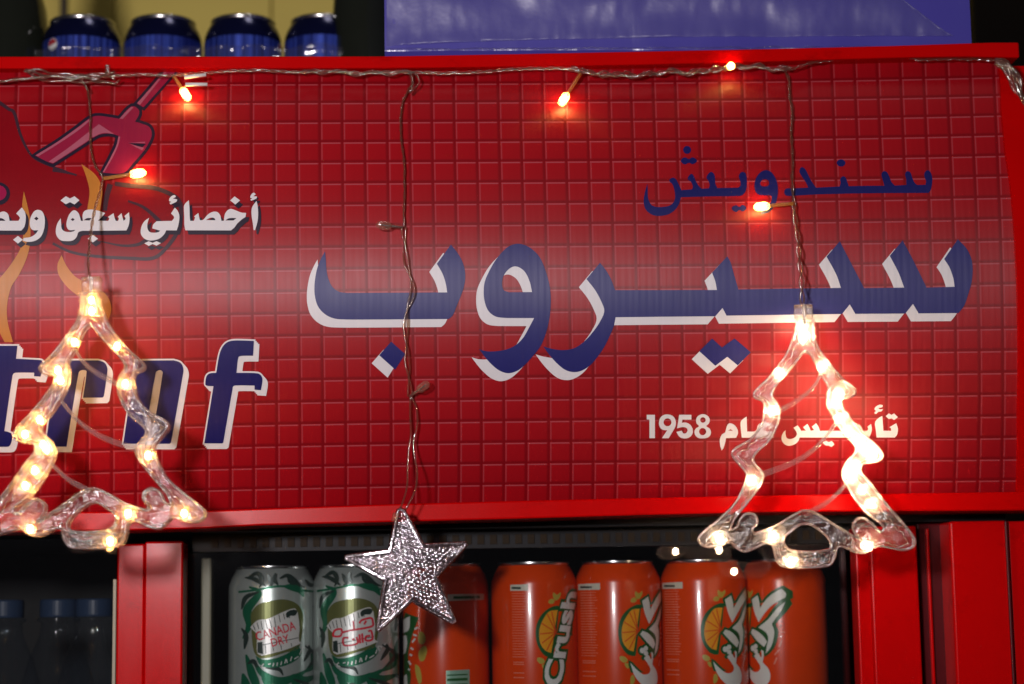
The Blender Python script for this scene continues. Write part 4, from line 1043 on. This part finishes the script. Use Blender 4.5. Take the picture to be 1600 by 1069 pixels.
HD = .0040                                               # half depth of the moulding
fbm = fill([outer, inner, pothole]); slice_y(fbm, 4.0); slice_x(fbm, 4.0)
for v in fbm.verts:
    q = tl((v.co.x, v.co.y)); v.co = Vector((q.x, -HD+.00045*noise.noise(Vector((q.x*420, q.z*420, 2)))+.0005*noise.noise(Vector((q.x*150, q.z*150, 5))), q.z))
orient(fbm, lambda c: Vector((0, -1, 0)))
r_ = bmesh.ops.extrude_face_region(fbm, geom=fbm.faces[:])
nv = [e for e in r_['geom'] if isinstance(e, bmesh.types.BMVert)]
for v in nv: v.co.y += 2*HD
bmesh.ops.recalc_face_normals(fbm, faces=fbm.faces)
tf = put('tree_outline', fbm, M['clear'], tree, local=True)
for p in tf.data.polygons: p.use_smooth = abs(p.normal.y) > .5
for nm, ct, yy in (('outer_rim', outer, -HD), ('outer_rim', outer, HD), ('inner_rim', inner, -HD), ('inner_rim', inner, HD), ('pot_rim', pothole, -HD), ('pot_rim', pothole, HD)):
    bm = bmesh.new(); ps = [tl(p)+Vector((0, yy, 0)) for i, p in enumerate(ct) if math.hypot(p[0]-ct[i-1][0], p[1]-ct[i-1][1]) > .15]
    tube(bm, catmull(ps, True, .001), .00085, 8, True); put(nm, bm, M['rimclear'], tf, local=True, smooth=True)
for a in (mt('905,545 850,640 760,720 640,790 590,815'), mt('1010,890') + nt_('1005,5 900,140 800,225 680,290 515,350 470,365'), nt_('1090,415 1040,470 960,545 870,600 800,635')):
    bm = bmesh.new(); c = catmull([tl(p) for p in a], False, .0015)
    for o in (-.0013, .0013): flat_tube(bm, [p+Vector((.6*o, 0, o)) for p in c], .00105, .0024, 8, False, 5)
    put('garland', bm, M['ribbon'], tree, local=True, smooth=True)
# hanging cap
bm = mkbox((-.0064, -.004, .0030), (.0064, .004, .0125), .001); bmesh.ops.translate(bm, verts=bm.verts, vec=(-.0006, 0, 0))
cp = put('cap', bm, M['capclear'], tree, local=True)
bm = mkbox((-.0070, -.0046, .0108), (.0058, .0046, .0128), .0005); put('cap_rim', bm, M['capclear'], cp, local=True)
bm = bmesh.new(); tube(bm, [Vector((0, 0, .013)), Vector((0, -.001, .004)), Vector((0, -.001, -.004))], .0012, 8); put('cord_end', bm, M['sleeve'], cp, local=True)
tree.rotation_euler = (math.radians(4), 0, math.radians(-8))
# lamp wire with its leds running inside the outline
leds = mt('785,225 785,300 905,505 620,545 570,800 1020,690 1030,860 1005,760 1085,950') + nt_('1150,130 1250,225 1105,385 1255,570 1215,190 1130,300 1190,470 430,400 200,800 575,785 700,965 1230,860 1110,330')
bm = bmesh.new(); tube(bm, [p+Vector((.0007*math.cos(i*.5), .001*math.sin(i*.5), .0007*math.sin(i*.9))) for i, p in enumerate(cl)], .00045, 6, True); put('inner_wire', bm, M['wire'], tree, local=True, smooth=True)
for p in leds:
    bm = bmesh.new(); q = tl(p); bmesh.ops.create_icosphere(bm, subdivisions=2, radius=.0019, matrix=Matrix.Translation(q+Vector((0, -.0006, 0))) @ Matrix.Diagonal((1.0, .8, 1.35, 1)))
    put('led', bm, M['ledtree'], tree, local=True, smooth=True)
tree2 = copy_tree(tree); 
lamps2 = [o for o in tree2.children if o.name.startswith('led')]
for k in (6, 8, 11, 13): bpy.data.objects.remove(lamps2[k])
for o in tree2.children:
    if o.name.startswith('led'): o.material_slots[0].link = 'OBJECT'; o.material_slots[0].material = M['ledamber']
tree2['label'] = 'lit clear plastic Christmas tree outline hanging over the blue letters and orange flames'
tree2.location = at(142, 463, YL); tree2.rotation_euler = (math.radians(2), math.radians(.6), math.radians(176))

# ------------------------------------------------------------------ star ornament
Q5 = dict(sx=.2058, ox=520, oy=780)
so = smooth2('512,66c 548,85c 690,345c 1010,328c 1022,345c 792,590c 935,930c 905,945c 600,775c 345,1008c 330,990c 390,620c 92,455c 92,430c 425,388c 490,80c', allc=True, **Q5)
st0 = at(640, 890, YS)
star = thing('star_ornament', 'unlit dimpled clear plastic star hanging before the cans', 'ornament', st0)
bm = fill([so]); slice_x(bm, 1.25); slice_y(bm, 1.25)
bmesh.ops.triangulate(bm, faces=bm.faces)
cen = (640, 888)
inner_in = grow(so, -5.0)
def inside(p, poly):
    c = False; n = len(poly)
    for i in range(n):
        x1, y1 = poly[i-1]; x2, y2 = poly[i]
        if (y1 > p[1]) != (y2 > p[1]) and p[0] < (x2-x1)*(p[1]-y1)/(y2-y1)+x1: c = not c
    return c
for v in bm.verts:
    x, y = v.co.x, v.co.y
    a = (x*.94+y*.34)/6.8; b = (-x*.34+y*.94)/6.0
    row = math.floor(b); uu = a+(.5 if row % 2 else 0)-math.floor(a+(.5 if row % 2 else 0))-.5; ww = b-row-.5
    r = math.sqrt(uu*uu+ww*ww); dome = math.sqrt(max(0, .27-r*r))/.52
    jit = .65+.5*noise.noise(Vector((math.floor(a)*3.1, row*2.7, 1)))
    ins = 1.0 if inside((x, y), inner_in) else 0.0
    rad = math.hypot(x-cen[0], y-cen[1])
    t1 = math.sin(math.floor(a+(.5 if row % 2 else 0))*12.9898+row*78.233)*43758.5; t1 -= math.floor(t1); t2 = (t1*97.13) % 1.0
    h = ins*(.00062*max(0, 1-4*r*r)+.0005*(uu*(t1*2-1)+ww*(t2*2-1)))+.0035*max(0, 1-rad/75)
    P = at(x, y, YS)-st0; v.co = Vector((P.x, P.y-h-.001*(1-ins), P.z))
orient(bm, lambda c: Vector((0, -1, 0)))
M['star'] = clear_mat('clear_dimpled_plastic', (.88, .80, .80), .05, .12, .1, .8, 500, .34, (.46, .40, .40), (.95, .88, .94))
sb = put('star_plate', bm, M['star'], star, local=True, smooth=True)
md = sb.modifiers.new('thickness', 'SOLIDIFY'); md.thickness = .004; md.offset = -1
rim = [at(x, y, YS)-st0 for x, y in grow(so, -1.2)]
bm = bmesh.new(); tube(bm, catmull(rim, True, .002, corners=range(len(rim))), .0014, 8, True); put('star_rim', bm, M['clear'], star, local=True, smooth=True)
bm = bmesh.new(); tube(bm, [at(619, 802, YS-.004)-st0, at(616, 815, YS-.004)-st0], .0022, 10); put('bulb_stub', bm, M['capclear'], star, local=True, smooth=True)
